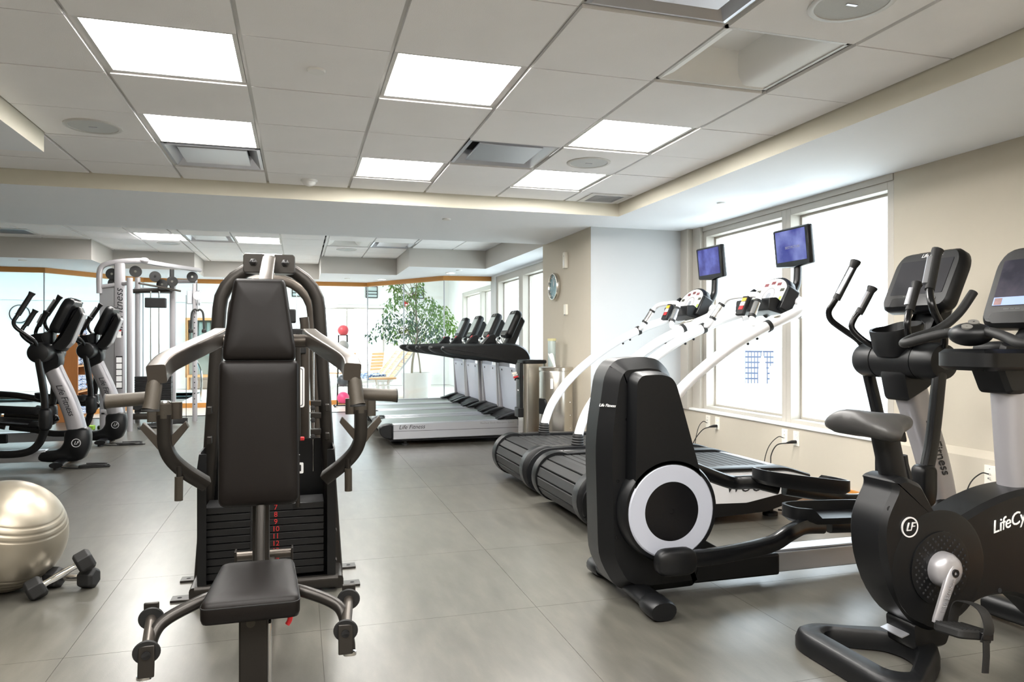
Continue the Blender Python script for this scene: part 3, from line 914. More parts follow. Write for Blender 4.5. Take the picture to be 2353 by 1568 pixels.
# ================================================================ CITY seen through the windows (high floor)
M['conc'] = mat('pale_concrete', rgb(226, 224, 220), 0.8, var=0.04)
M['brick'] = mat('pale_brick', rgb(206, 188, 180), 0.85, var=0.06)
M['dglass'] = mat('dark_tower_glass', rgb(66, 74, 94), 0.6, var=0.08, vscale=0.3, spec=0.1)
M['cwin'] = mat('far_window_glass', rgb(176, 182, 194), 0.6, spec=0.1)
struct(G().box(30, 1600, -300, 1900, -46, -45).build('ground', mat('pale_city_ground', rgb(214, 214, 208), 0.9, var=0.12, vscale=0.02), smooth=0))
def building(name, label, x, y, wx, wy, z1, m, rz=0.0, rows=0, cols=0, ww=1.2, wh=1.5, z0=-45, flip=False):
    t = thing(name, label, 'building', (x, y, z0), rz)
    H = z1 - z0
    G().box(-wx / 2, wx / 2, -wy / 2, wy / 2, 0, H).build('wall', M[m], t, smooth=0)
    G().box(-wx / 2 - .4, wx / 2 + .4, -wy / 2 - .4, wy / 2 + .4, H, H + 1.0).build('roof_edge', M['conc'], t, smooth=0)
    if rows:
        me = G().box(-.12, .02, -ww / 2, ww / 2, 0, wh).mesh('window', M['cwin'], 0)
        for r in range(rows):
            for c_ in range(cols):
                link('window', me, t, loc=(-wx / 2, -wy / 2 + wy * (c_ + .5) / cols, H - 3.2 - r * 3.1))
    return t
def polar(px, d):
    a = (px - 1176.5) / 1665.0
    c_, s_ = math.cos(YAW), math.sin(YAW)
    return (a * c_ + s_) * d, (-a * s_ + c_) * d
def face(x, y):
    return math.atan2(y, x)
building('office_tower', 'dark glass office tower behind the white church steeple', 256, 362.5, 12, 15.5, -3.6, 'dglass', face(256, 362), 11, 9, 1.2, 2.2)
building('brick_block', 'pale brick apartment block with a grid of windows', 162, 241, 14, 22, -15.9, 'brick', face(162, 241), 5, 10, 1.1, 1.4)
building('long_block', 'long white building with rows of small square windows', 214, 250, 16, 48, -17.5, 'conc', face(214, 250) - .12, 4, 26, .8, .9)
building('slab_block', 'white slab building with horizontal window bands left of the tower', 283, 440, 12, 26, -6.0, 'conc', face(283, 440), 6, 8, 2.6, 1.0)
building('low_block', 'low white flat roofed building behind the long block', 250, 315, 14, 34, -12.5, 'conc', face(250, 315), 3, 9, 1.6, 1.2)
building('low_block', 'low white building in front of the dark office tower', 200, 305, 9, 11, -15.0, 'conc', face(200, 305), 2, 3, 1.4, 1.2)
st_ = thing('church_steeple', 'white tiered church steeple in front of the dark tower', 'steeple', (214, 300.5, -45), face(214, 300))
G().box(-2, 2, -1.9, 1.9, 0, 33).build('tower', M['conc'], st_, smooth=0)
G().lathe([(1.7, 33), (1.7, 36), (1.2, 36.2), (1.2, 38.2), (.8, 38.4), (0.0, 42)], n=8).build('spire', M['conc'], st_, smooth=0)
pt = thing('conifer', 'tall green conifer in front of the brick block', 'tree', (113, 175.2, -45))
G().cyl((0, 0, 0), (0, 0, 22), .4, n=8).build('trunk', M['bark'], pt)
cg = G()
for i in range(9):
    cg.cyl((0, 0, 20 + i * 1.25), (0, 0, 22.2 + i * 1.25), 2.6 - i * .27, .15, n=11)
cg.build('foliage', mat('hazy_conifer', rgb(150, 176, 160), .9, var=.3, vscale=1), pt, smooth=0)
hg = []
for i in range(41):
    a = i / 40
    hg.append((900 + 500 * a, 1600 - 1500 * a, -45)); 
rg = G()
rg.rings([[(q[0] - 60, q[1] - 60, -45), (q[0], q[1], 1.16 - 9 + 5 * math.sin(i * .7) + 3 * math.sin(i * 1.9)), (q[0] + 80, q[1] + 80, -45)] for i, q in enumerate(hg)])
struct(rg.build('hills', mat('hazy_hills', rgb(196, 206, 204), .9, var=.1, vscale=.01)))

# ================================================================ ELLIPTICAL CROSS-TRAINER  (x forward, origin under the front of the boot)
M['badge'] = mat('pale_silver_badge', rgb(222, 222, 224), 0.3, 0.2)
def lf_badge(name, parent, m4, r, label='round silver maker badge'):
    b = G().rings([[m4 @ V((q * math.cos(a), q * math.sin(a), z)) for a in [2 * PI * i / 32 for i in range(32)]] for q, z in ((r, 0), (r, .004), (r * .86, .004), (r * .86, 0))], cap=False)
    o = b.build(name, M['badge'], parent, label=label)
    text('badge_letters', 'LF', r * 1.15, M['badge'], o, m4 @ Mx.Translation((0, 0, .002)), .002, .35, spacing=.85)
    return o

def rotY(pts, th, px, pz):
    c_, s_ = math.cos(th), math.sin(th)
    return [(px + (x - px) * c_ + (z - pz) * s_, y, pz - (x - px) * s_ + (z - pz) * c_) for x, y, z in pts]

def elliptical(label, loc, rz, arms, swing, group, low=(0, .1), cz=0.0):
    t = thing('elliptical_trainer', label, 'elliptical', loc, rz, group)
    # front boot
    boot = cr2([(-.40, .05), (-.10, .045), (-.03, .11), (0, .22), (-.015, .34), (-.10, .35), (-.20, .325), (-.215, .22), (-.27, .155), (-.40, .135)], 4)
    bt = G().prism(boot, -.075, .075, 'xz', (.02, .018)).build('front_boot', M['black'], t, smooth=50)
    for s in (-1, 1):
        lf_badge('badge', t, frame((-.105, s * .0752, .215), (-s, 0, 0), (0, 0, 1)) if s > 0 else frame((-.105, -.0752, .215), (1, 0, 0), (0, 0, 1)), .040)
    fo = G()
    for s in (-1, 1):
        G().sweep([(-.22, s * .05, .055), (-.215, s * .20, .05), (-.21, s * .30, .045)], .055, .024, 14, 2.4, taper=[.8, 1.0]).build('front_foot', M['black'], t)
        G().lathe([(.03, 0), (.03, .018), (.018, .03)], o=(-.21, s * .26, 0), n=14).build('levelling_foot', M['rubber'], t)
    # column
    path = [(-.115, 0, .33), (-.15, 0, .48), (-.21, 0, .66), (-.285, 0, .84), (-.315, 0, .92)]
    R = []
    for i, p in enumerate(cr(path, 4)):
        f = i / 16
        hx, hy = .082 - .004 * f, .062 + .006 * f
        d = V((-.35, 0, .94)).normalized() if f > .2 else V((-.22, 0, .97)).normalized()
        sx = V((d.z, 0, -d.x))
        R.append([p + sx * math.copysign(abs(math.cos(a)) ** .75, math.cos(a)) * hx + V((0, 1, 0)) * math.copysign(abs(math.sin(a)) ** .75, math.sin(a)) * hy for a in [2 * PI * (j + .5) / 20 for j in range(20)]])
    cl = G().rings(R).build('column', M['silver'], t)
    for s in (-1, 1):
        m4 = frame((-.20, s * .0665, .62), (.36, 0, -.93), (.93, 0, .36)) if s < 0 else frame((-.20, s * .0665, .62), (-.36, 0, .93), (.93, 0, .36))
        text('brand_lettering', 'Life Fitness', .075, M['blackprint'], cl, m4, .0008, .3, spacing=.95)
    # black upper collar and nose
    G().prism(rnd_poly([(-.405, .85), (-.245, .93), (-.235, 1.02), (-.27, 1.10), (-.42, 1.10), (-.44, 1.0)], .03), -.08, .08, 'xz', (.018, .012)).build('collar', M['black'], t, smooth=45)
    # cross drum with end caps
    dr = G().cyl((-.365, -.13, 1.065), (-.365, .13, 1.065), .092, n=28).build('drum', M['black'], t)
    for s in (-1, 1):
        G().lathe([(.088, 0), (.094, .004), (.094, .105), (.085, .128), (.055, .138), (0, .14)], o=(-.365, s * .133, 1.065), ax=(0, s, 0), n=28).build('drum_cap', M['black'], t)
    # cup tray
    tray = G()
    def ring(sc, z, k=1.0):
        return [V((-.40 + .105 * sc * math.copysign(abs(math.cos(a)) ** .6, math.cos(a)), .12 * sc * math.copysign(abs(math.sin(a)) ** .6, math.sin(a)), z + .03 * math.cos(a) * k)) for a in [2 * PI * (j + .5) / 24 for j in range(24)]]
    tray.rings([ring(.7, 1.09, .2), ring(.85, 1.13, .6), ring(1.0, 1.235), ring(1.0, 1.242), ring(.90, 1.242), ring(.8, 1.17), ring(.0001, 1.16)])
    tray.build('cup_tray', M['black'], t, smooth=50)
    # console on a neck
    neck = G().prism(rnd_poly([(-.34, 1.10), (-.22, 1.07), (-.155, 1.16), (-.055, 1.42 + cz), (-.085, 1.50 + cz), (-.14, 1.46 + cz), (-.235, 1.22)], .02), -.075, .075, 'xz', (.015, .012)).build('neck', M['black'], t, smooth=45)
    nk = G().prism(rnd_poly([(-.225, 1.075), (-.150, 1.15), (-.045, 1.42 + cz), (-.058, 1.44 + cz), (-.17, 1.16), (-.24, 1.085)], .006), -.06, .06, 'xz').build('neck_strip', M['silver'], t)
    cn = bpy.data.objects.new('console', None)
    # console shell: outline in its own plane (u across = y, v up along face)
    m4 = frame((-.245, 0, 1.425 + cz), (0, -1, 0), (.42, 0, .907))
    cw = .03 if cz else 0
    outline = rnd_poly([(-.155 - cw, -.17), (.155 + cw, -.17), (.185 + cw, -.13), (.185 + cw, .11), (.145 + cw, .175), (-.145 - cw, .175), (-.185 - cw, .11), (-.185 - cw, -.13)], .035, 3)
    def shell(pts, z0, z1, ins, matn, name, par, sm=45, lab=None):
        g_ = G().prism(pts, z0, z1, 'xy', ins)
        g_.xf(m4)
        return g_.build(name, M[matn], par, smooth=sm, label=lab)
    cs_ = shell(outline, -.085, .0, (.02, .018), 'black', 'console', t)
    shell(rnd_poly([(-.135 - cw, -.085), (.135 + cw, -.085), (.135 + cw, .115), (-.135 - cw, .115)], .006), .0, .002, None, 'screen_off', 'screen', cs_, lab='dark glossy screen')
    shell(rnd_poly([(-.14, -.155), (.14, -.155), (.14, -.105), (-.14, -.105)], .012), .0, .0025, None, 'gloss', 'button_strip', cs_)
    text('brand_lettering', 'Life Fitness', .03, M['whiteprint'], cs_, m4 @ Mx.Translation((0.02, .142, .001)), .0008, .3)
    text('caption_print', '--- ----- --', .012, M['greyprint'], cs_, m4 @ Mx.Translation((-.05, -.095, .001)), .0004)
    for k in range(3):
        g_ = G().box(-.10, .10, .1755, .180, -.07 + k * .018, -.062 + k * .018); g_.xf(m4); g_.build('vent_slot', M['void'], cs_, smooth=0)
    # headphone wire
    G().sweep(cr([(-.32, -.08, 1.27), (-.35, -.13, 1.25), (-.37, -.14, 1.20), (-.35, -.10, 1.12), (-.33, -.09, 1.02)], 5), .003, n=6).build('headset_wire', M['rubber'], t)
    # fixed inner handles
    for s in (-1, 1):
        pts = [(-.40, s * .10, 1.12), (-.47, s * .15, 1.17), (-.515, s * .185, 1.235), (-.505, s * .18, 1.29), (-.475, s * .165, 1.335)]
        h_ = G().sweep(cr(pts, 5), .016, n=12).build('fixed_handle', M['tube'], t)
        g_ = G().sweep([(-.485, s * .17, 1.315), (-.475, s * .165, 1.335), (-.425, s * .15, 1.435), (-.418, s * .148, 1.448), (-.414, s * .147, 1.456)], .021, n=12, taper=[1, 1, 1, 1.25, 1.3])
        g_.build('grip', M['rubber'], h_)
        G().sweep([(-.490, s * .158, 1.345), (-.447, s * .145, 1.43)], .0135, .010, 10, 3).build('pulse_sensor', M['alu'], h_, label='silver pulse contact plate')
    # swinging arms
    for s, th in ((-1, swing[0]), (1, swing[1])):
        y = s * .245
        up = [(-.365, y, 1.10), (-.385, y + s * .03, 1.17), (-.45, y + s * .07, 1.235), (-.51, y + s * .09, 1.29), (-.53, y + s * .085, 1.34), (-.515, y + s * .06, 1.39), (-.49, y + s * .04, 1.44)]
        a_ = G().sweep(rotY_path(up, th), .017, n=12).build('moving_handle', M['tube'], t)
        gp = [(-.507, y + s * .05, 1.405), (-.497, y + s * .045, 1.425), (-.425, y + s * .005, 1.58), (-.415, y, 1.60), (-.41, y, 1.61)]
        G().sweep(rotY(gp, th, -.365, 1.065), .022, n=12, taper=[1, 1, 1, 1.25, 1.3]).build('grip', M['rubber'], a_)
        G().sweep(rotY([(-.512, y + s * .03, 1.435), (-.446, y - s * .008, 1.572)], th, -.365, 1.065), .015, .012, 10, 3).build('pulse_sensor', M['alu'], a_, label='silver pulse contact plate')
        lo = [(-.365, y, 1.05), (-.36, y, .98), (-.335, y, .82), (-.315, y, .66), (-.31, y, .52), (-.308, y, .44)]
        G().sweep(rotY_path(lo, low[0 if s < 0 else 1]), .026, .030, 12, 3.2, up=(1, 0, 0)).build('lower_arm', M['tube'], t)
        kn = rotY([(-.305, y, .46)], low[0 if s < 0 else 1], -.365, 1.065)[0]
        kg = G().prism(rnd_poly([(-.05, -.10), (.035, -.10), (.05, -.04), (.05, .10), (-.05, .10)], .035, 4), -.042, .042, 'xz', (.016, .014))
        kg.build('knuckle', M['black'], t, smooth=50, loc=kn)
        # pedal arm: crank block, bar, pedal, front bar to the knuckle
        A = arms[0 if s < 0 else 1]
        yb = s * .285
        cx, cz = A['crank']
        blk = rnd_poly([(-.095, -.056), (.095, -.056), (.095, .056), (-.095, .056)], .055, 5)
        g_ = G().prism(blk, yb - .03, yb + .03, 'xz', (.012, .012)); g_.xf(Mx.Translation((cx, 0, cz)))
        g_.build('crank_block', M['black'], t, smooth=50)
        p0, p1 = A['pedal']
        zp0, zp1 = A['pz']
        bar = cr([(cx + .05, yb, cz + .005)] + [(x, yb, z) for x, z in A['bar']] + [(p0 + .04, s * .24, zp0 - .03), (p0 + .16, s * .215, zp0 + (zp1 - zp0) * .3 - .035)], 5)
        G().sweep(bar, .026, .036, 12, 3.2).build('pedal_arm', M['tube'], t)
        fb = cr([(p0 + .2, s * .215, zp0 - .035 + (zp1 - zp0) * .4), (p1 - .06, s * .215, zp1 - .04)] + [(x, s * .225, z) for x, z in A['front']] + [(kn[0], y, kn[2] - .06)], 5)
        G().sweep(fb, .024, .034, 12, 3.2).build('link_bar', M['tube'], t)
        # pedal tray
        yc = s * .175
        L = p1 - p0
        def pr(fx, fy, z):
            out = []
            for j in range(28):
                a = 2 * PI * (j + .5) / 28
                u = math.copysign(abs(math.cos(a)) ** .55, math.cos(a)); v = math.copysign(abs(math.sin(a)) ** .6, math.sin(a))
                x = (p0 + p1) / 2 + u * L / 2 * fx
                zz = zp0 + (zp1 - zp0) * (x - p0) / L + z
                out.append(V((x, yc + v * .095 * fy, zz)))
            return out
        hi = [q + V((0, 0, .055 if q.y * s < (yc * s) - .01 or q.x > p1 - L * .16 or q.x < p0 + L * .16 else .012)) for q in pr(1.0, 1.0, 0)]
        hin = [q + V((0, 0, .055 if q.y * s < (yc * s) - .01 or q.x > p1 - L * .16 or q.x < p0 + L * .16 else .012)) for q in pr(.945, .90, 0)]
        G().rings([pr(.9, .85, -.02), pr(1.0, 1.0, 0), hi, hin, pr(.93, .86, .008)]).build('pedal', M['black'], t, smooth=45)
    # rail
    G().box(-1.6, -.36, -.06, .06, .05, .145).box(-1.6, -.36, -.05, .05, .145, .155).build('rail', M['alu'], t, bevel=.006)
    # rear housing: spine + two side shrouds + discs
    spine = rnd_poly([(-2.10, .20), (-2.02, .06), (-1.92, .025), (-1.62, .03), (-1.58, .16), (-1.62, .58), (-1.75, 1.03), (-1.81, 1.085), (-1.88, 1.095), (-2.02, 1.085), (-2.07, 1.02), (-2.115, .73)], [.06, .05, .03, .02, .06, .1, .04, .03, .03, .04, .05, .1], 3)
    G().box(-1.66, -1.17, -.085, .085, .045, .15).build('base_cover', M['black'], t, bevel=.012)
    G().prism(spine, -.125, .125, 'xz', (.065, .05)).build('rear_housing', M['black'], t, smooth=28)
    for s in (-1, 1):
        sh = rnd_poly([(-2.0, .46), (-1.62, .42), (-1.665, .60), (-1.785, .985), (-1.81, 1.02), (-1.87, 1.035), (-1.965, 1.03), (-1.99, 1.00)], [.02, .05, .05, .03, .03, .03, .03, .03], 3)
        g_ = G()
        a, b = s * .09, s * .205
        P3 = lambda p, d: (p[0], d, p[1])
        cxm, czm = -1.85, .62
        top = [((p[0] - cxm) * .93 + cxm, (p[1] - czm) * .965 + czm) for p in sh]
        g_.rings([[P3(p, a) for p in sh], [P3(p, s * .165) for p in sh], [P3(p, b) for p in top]])
        g_.build('side_shroud', M['black'], t, smooth=30)
        dc = (-1.815, .42)
        G().lathe([(.230, s * .0), (.230, s * .07), (.221, s * .085), (.208, s * .085), (.208, s * .06)], o=(dc[0], s * .12, dc[1]), ax=(0, 1, 0), n=56, cap=False).build('disc_rim', M['black'], t)
        G().lathe([(.207, 0), (.207, .082 * s), (.200, .088 * s), (.130, .088 * s), (.130, .084 * s)], o=(dc[0], s * .12, dc[1]), ax=(0, 1, 0), n=56, cap=False).build('disc_ring', M['disc'], t, smooth=25)
        G().lathe([(.1295, .02 * s), (.1295, .0875 * s), (.012, .0875 * s), (.010, .084 * s), (0, .084 * s)], o=(dc[0], s * .12, dc[1]), ax=(0, 1, 0), n=48).build('disc_centre', M['gloss'], t, smooth=25)
        # rear foot
        G().sweep([(-1.93, s * .06, .058), (-1.93, s * .24, .052)], .058, .030, 16, 2.4).build('rear_foot', M['black'], t)
        G().sweep([(-1.93, s * .235, .045), (-1.93, s * .25, .045), (-1.93, s * .34, .043), (-1.93, s * .352, .042)], .064, .043, 18, 2.2, taper=[.9, 1, 1, .9]).build('foot_cap', M['black'], t)
        # small screws
        for (x, z) in ((-2.035, .55), (-2.04, .30), (-1.99, .82)):
            G().lathe([(.008, 0), (.008, .004), (.004, .004), (.004, .001), (0, .001)], o=(x, s * .123, z), ax=(0, s, 0), n=10).build('screw', M['gloss'], t)
    text('brand_lettering', 'Life Fitness', .0185, M['whiteprint'], t, frame((-2.071, -.0925, .88) , (.61, -.792, 0), (.13, .1, .98)), .0012, .3)
    # triangular rear brace to rail
    G().prism([(-1.62, .27), (-1.40, .145), (-1.64, .145)], -.05, .05, 'xz').build('rail_gusset', M['black'], t, bevel=.006)
    return t

def rotY_path(pts, th, px=-.365, pz=1.065):
    return cr(rotY(pts, th, px, pz), 5)

E3 = elliptical('big elliptical trainer with white ringed disc beside the exercise bike', (3.38, 3.05, 0), 0.0,
    [dict(crank=(-1.84, .225), bar=[(-1.62, .235), (-1.38, .26), (-1.27, .305)], pedal=(-1.20, -.67), pz=(.345, .325), front=[(-.62, .26), (-.54, .28)]),
     dict(crank=(-1.78, .62), bar=[(-1.43, .51), (-1.25, .44), (-1.17, .42)], pedal=(-1.12, -.57), pz=(.455, .37), front=[(-.50, .30), (-.38, .31)])], (.04, -.05), 'elliptical trainers', (.28, -.12), .065)
A1 = [dict(crank=(-1.85, .22), bar=[(-1.65, .2), (-1.45, .2)], pedal=(-1.30, -.80), pz=(.30, .24), front=[(-.68, .155), (-.46, .165), (-.36, .25)]),
      dict(crank=(-1.80, .60), bar=[(-1.50, .58), (-1.20, .55)], pedal=(-.98, -.45), pz=(.53, .49), front=[(-.40, .44), (-.36, .42)])]
E1 = elliptical('elliptical trainer with silver column, the one nearer the silver exercise ball', (-1.90, 7.75, 0), 0.0, A1, (0.0, .16), 'elliptical trainers', (0, .16))
E2 = dup(E1, (-1.91, 9.30, 0), 0.0, 'elliptical trainer with silver column beside the wooden towel shelf')
# ================================================================ UPRIGHT BIKE (x forward, origin on the floor under the crank)
BK = thing('upright_bike', 'black upright exercise bike with grey saddle and silver crank', 'exercise bike', (2.225, 2.13, 0))
def by(x):           # world X to local
    return x - 2.24
# rear foot: rounded triangular loop
outer = rnd_poly([(-.40, .24), (-.43, .17), (-.43, -.20), (-.40, -.28), (-.32, -.29), (-.03, -.09), (-.005, .0), (-.03, .09), (-.32, .25)], [.05, .05, .05, .05, .06, .06, .05, .06, .06], 4)
inner_raw = rnd_poly([(-.345, .15), (-.345, -.17), (-.29, -.205), (-.125, -.075), (-.105, 0), (-.125, .075), (-.29, .18)], [.04, .04, .05, .04, .03, .04, .05], 4)
def loop_band(outer, inner, z0, z1, par, name, m):
    g_ = G()
    n1 = 72
    def resamp(p):
        P = [V((a, b)) for a, b in p]
        out = []
        c = V((-.22, 0))
        for j in range(n1):
            a = 2 * PI * j / n1
            d = V((math.cos(a), math.sin(a)))
            best = None
            for i in range(len(P)):
                A, B = P[i - 1], P[i]
                e = B - A
                den = d.x * (-e.y) - d.y * (-e.x)
                if abs(den) < 1e-9: continue
                r = A - c
                t_ = (r.x * (-e.y) - r.y * (-e.x)) / den
                u_ = (d.x * r.y - d.y * r.x) / den
                if t_ > 0 and -1e-6 <= u_ <= 1 + 1e-6:
                    best = t_ if best is None else max(best, t_)
            q = c + d * (best or .1)
            out.append((q.x, q.y))
        return out
    O, I = resamp(outer), resamp(inner)
    c = (-.22, 0)
    def sc(p, k):
        return [(c[0] + (x - c[0]) * k, c[1] + (y - c[1]) * k) for x, y in p]
    def z(p, zz):
        return [(x, y, zz + .012 * max(0, (x + .2) / .3)) for x, y in p]
    g_.rings([z(O, z0), z(O, z0 + .035), z(sc(O, .965), z1 - .008), z(sc(O, .92), z1), z(sc(I, 1.08), z1), z(sc(I, 1.0), z1 - .012), z(I, z0)], cap=False, closed=True)
    return g_.build(name, m, par, smooth=45)
loop_band(outer, inner_raw, 0.004, .075, BK, 'rear_foot', M['black'])
G().prism(rnd_poly([(-.13, .06), (.02, .06), (.05, .13), (.0, .19), (-.14, .16)], .02), -.065, .065, 'xz', (.012, .01)).build('foot_bracket', M['black'], BK, smooth=40)
G().cbox((-.135, 0, .118), (.07, .10, .004), Mx.Rotation(-.25, 3, 'Y')).build('kick_plate', M['alu'], BK)
# body
body = rnd_poly([(-.225, .645), (-.235, .675), (-.18, .688), (-.105, .655), (-.085, .62), (-.02, .52), (.02, .507), (.173, .567), (.286, .60), (.42, .617), (.58, .60), (.68, .55), (.70, .45), (.70, .07), (.55, .07), (.42, .185), (.30, .228), (.20, .228), (.12, .205), (.04, .15), (-.05, .12), (-.15, .165), (-.235, .27), (-.285, .41), (-.285, .54)],
    [.02, .015, .02, .02, .03, .05, .02, .02, .05, .08, .06, .05, .05, .03, .03, .06, .06, .06, .05, .05, .06, .06, .08, .08, .05], 3)
G().prism(body, -.085, .085, 'xz', (.02, .016)).build('body_shell', M['black'], BK, smooth=28)
G().lathe([(.205, 0), (.205, .001), (.195, .004), (0, .004)], o=(-.04, -.0845, .358), ax=(0, -1, 0), n=48).build('side_boss', M['black'], BK, smooth=30)
cv = G().lathe([(.130, .0), (.130, .005), (.126, .006), (.05, .006)], o=(-.04, -.089, .358), ax=(0, -1, 0), n=40).build('vent_disc', M['black'], BK)
hm = G().lathe([(.0042, 0), (.0042, .0018), (0, .0018)], ax=(0, -1, 0), n=8).mesh('vent_hole', M['void'], 0)
for rr, nn in ((.072, 16), (.086, 20), (.100, 24), (.113, 28)):
    for i in range(nn):
        a = 2 * PI * (i + .5 * (nn % 8 == 4)) / nn
        link('vent_hole', hm, cv, loc=(-.04 + rr * math.cos(a), -.0945, .358 + rr * math.sin(a)))
# crank and pedal, near side; same on the far side turned half a turn
for s, th in ((-1, 0.0), (1, PI)):
    c0 = V((-.04, 0, .358))
    d = V((-.45, 0, -.893)) if s < 0 else V((.45, 0, .893))
    ca = G().lathe([(.062, 0), (.062, .02), (.054, .038), (.036, .05), (0, .054)], o=(-.04, s * .095, .358), ax=(0, s, 0), n=28).build('crank_hub', M['silver'], BK)
    a0 = c0 + V((0, s * .140, 0)); a1 = c0 + d * .170 + V((0, s * .150, 0))
    G().sweep([a0 - d * .02, a0, a0.lerp(a1, .5), a1, a1 + d * .015], .022, .011, 12, 3, up=(0, 1, 0), taper=[.8, 1.1, .95, .85, .7]).build('crank_arm', M['silver'], BK)
    G().lathe([(.014, 0), (.014, .006), (.007, .006), (.007, .001), (0, .001)], o=a0 + V((0, s * .01, 0)), ax=(0, s, 0), n=14).build('crank_bolt', M['gloss'], BK)
    if s < 0:
        text('crank_lettering', 'Life Fitness', .028, M['greyprint'], BK, frame(a0.lerp(a1, .5) + V((0, -.0125, 0)), -d, (.893, 0, -.45)), .0006, .3)
    pc_ = a1 + V((0.02, s * .075, -.012))
    pd = bpy.data.objects.new('pedal_group', None)
    ped = rnd_poly([(-.068, -.055), (.04, -.062), (.085, -.038), (.085, .038), (.04, .062), (-.068, .055)], .022, 3)
    pg = G().prism(ped, -.016, .014, 'xy', (.006, .006)).build('pedal', M['rubber'], BK, loc=pc_, rot=(s * .10, .16, 0))
    for i in range(7):
        G().box(-.055 + i * .018, -.047 + i * .018, -.050, .050, .012, .017).build('tread_bar', M['rubber'], pg, smooth=0)
    ctrl = [(.03, -.064, -.02), (.032, -.074, .03), (.032, -.05, .078), (.032, 0, .092), (.032, .045, .078), (.03, .062, .0)]
    G().sweep(cr(ctrl, 5), .003, .022, 8, 4, up=(1, 0, 0)).build('toe_strap', M['rubber'], pg)
    G().sweep([(.03, -.066, .0), (.032, -.068, -.06), (.032, -.066, -.115)], .003, .014, 8, 4, up=(1, 0, 0)).build('strap_tail', M['rubber'], pg)
    G().box(.01, .055, -.074, -.058, -.012, .012).build('buckle', M['gloss'], pg, bevel=.003)
lf_badge('badge', BK, frame((-.172, -.0855, .512), (1, 0, 0), (0, 0, 1)), .036)
text('brand_lettering', 'LifeCycle', .066, M['whiteprint'], BK, frame((.315, -.0865, .505), (.975, 0, .22), (-.22, 0, .975)), .0012, .3, spacing=.95)
for (x, z) in ((-.25, .58), (-.235, .33), (-.19, .24), (.08, .505), (-.03, .145), (.24, .25), (.45, .25)):
    G().lathe([(.009, 0), (.009, .002), (0, .002)], o=(x, -.0855 if x > -.1 else -.075, z), ax=(0, -1, 0), n=12).build('screw_hole', M['void'], BK)
# seat post and saddle
G().sweep([(-.145, 0, .62), (-.17, 0, .72), (-.20, 0, .84)], .036, .046, 14, 3, up=(1, 0, 0)).build('seat_post', M['black'], BK)
G().sweep([(-.095, 0, .66), (-.115, 0, .72), (-.12, 0, .75)], .022, .012, 10, 3, up=(1, 0, 0)).build('adjust_lever', M['rubber'], BK)
G().prism(rnd_poly([(-.26, .82), (-.13, .80), (-.14, .845), (-.27, .865)], .012), -.035, .035, 'xz').build('saddle_clamp', M['black'], BK)
R = []
prof = [(-.365, .05, .905, .010), (-.360, .105, .908, .028), (-.338, .142, .908, .042), (-.305, .155, .902, .048), (-.262, .145, .894, .050), (-.218, .108, .890, .048), (-.175, .070, .890, .042), (-.135, .050, .892, .036), (-.105, .036, .892, .026), (-.095, .012, .890, .010)]
for x, hw, z, th in prof:
    ring = []
    for j in range(24):
        a = 2 * PI * (j + .5) / 24
        y = math.copysign(abs(math.cos(a)) ** .8, math.cos(a)) * hw
        zz = math.sin(a) * th * (.75 if math.sin(a) > 0 else 1.15) - .034 * (abs(y) / .15) ** 2 - (.010 if abs(y) < .02 and math.sin(a) > 0 and -.40 < x < -.2 else 0)
        ring.append(V((x, y, z - .018 + zz)))
    R.append(ring)
SADM = mat('grey_saddle_vinyl', rgb(62, 61, 60), .42, bump=.15, bscale=400)
G().rings(R).build('saddle', SADM, BK, smooth=60)
# front column, shroud, handlebar, console
G().sweep([(.455, 0, .54), (.435, 0, .75), (.415, 0, .975)], .058, .085, 18, 2.8, up=(1, 0, 0)).build('column', M['silver'], BK)
G().prism(rnd_poly([(.31, .965), (.52, .965), (.56, 1.06), (.52, 1.17), (.28, 1.16), (.26, 1.07)], .02), -.07, .07, 'xz', (.015, .015)).build('column_shroud', M['black'], BK, smooth=40)
trg = G().prism(rnd_poly([(.17, -.12), (.46, -.12), (.46, .12), (.17, .12), (.14, .07), (.14, -.07)], .04), 1.055, 1.135, 'xy', (.015, .02))
trg.build('accessory_tray', M['black'], BK, smooth=40)
m4 = frame((.50, 0, 1.385), (0, -1, 0), (.36, 0, .933))
out = rnd_poly([(-.155, -.17), (.155, -.17), (.185, -.13), (.185, .11), (.145, .175), (-.145, .175), (-.185, .11), (-.185, -.13)], .035, 3)
g_ = G().prism(out, -.075, 0, 'xy', (.02, .018)); g_.xf(m4); bc = g_.build('console', M['black'], BK, smooth=45)
def screen_mat(name, top, bot, est, scale=7):
    m = bpy.data.materials.new(name); m.use_nodes = True
    n, l = m.node_tree.nodes, m.node_tree.links
    p = n['Principled BSDF']
    tc = n.new('ShaderNodeTexCoord'); nz = n.new('ShaderNodeTexNoise')
    nz.inputs['Scale'].default_value = scale; nz.inputs['Detail'].default_value = 4
    l.new(tc.outputs['Object'], nz.inputs['Vector'])
    r = n.new('ShaderNodeValToRGB')
    r.color_ramp.elements[0].position = .40; r.color_ramp.elements[0].color = tuple(bot) + (1,)
    r.color_ramp.elements[1].position = .68; r.color_ramp.elements[1].color = tuple(top) + (1,)
    l.new(nz.outputs['Fac'], r.inputs[0])
    p.inputs['Base Color'].default_value = (.02, .02, .03, 1); p.inputs['Roughness'].default_value = .12
    l.new(r.outputs[0], p.inputs['Emission Color']); p.inputs['Emission Strength'].default_value = est
    return m
M['scr_bike'] = screen_mat('night_city_screen', rgb(110, 100, 110), rgb(28, 28, 38), .16, 9)
M['scr_bar'] = mat('screen_status_bar', rgb(120, 140, 190), .3, emit=rgb(130, 150, 200), est=.18)
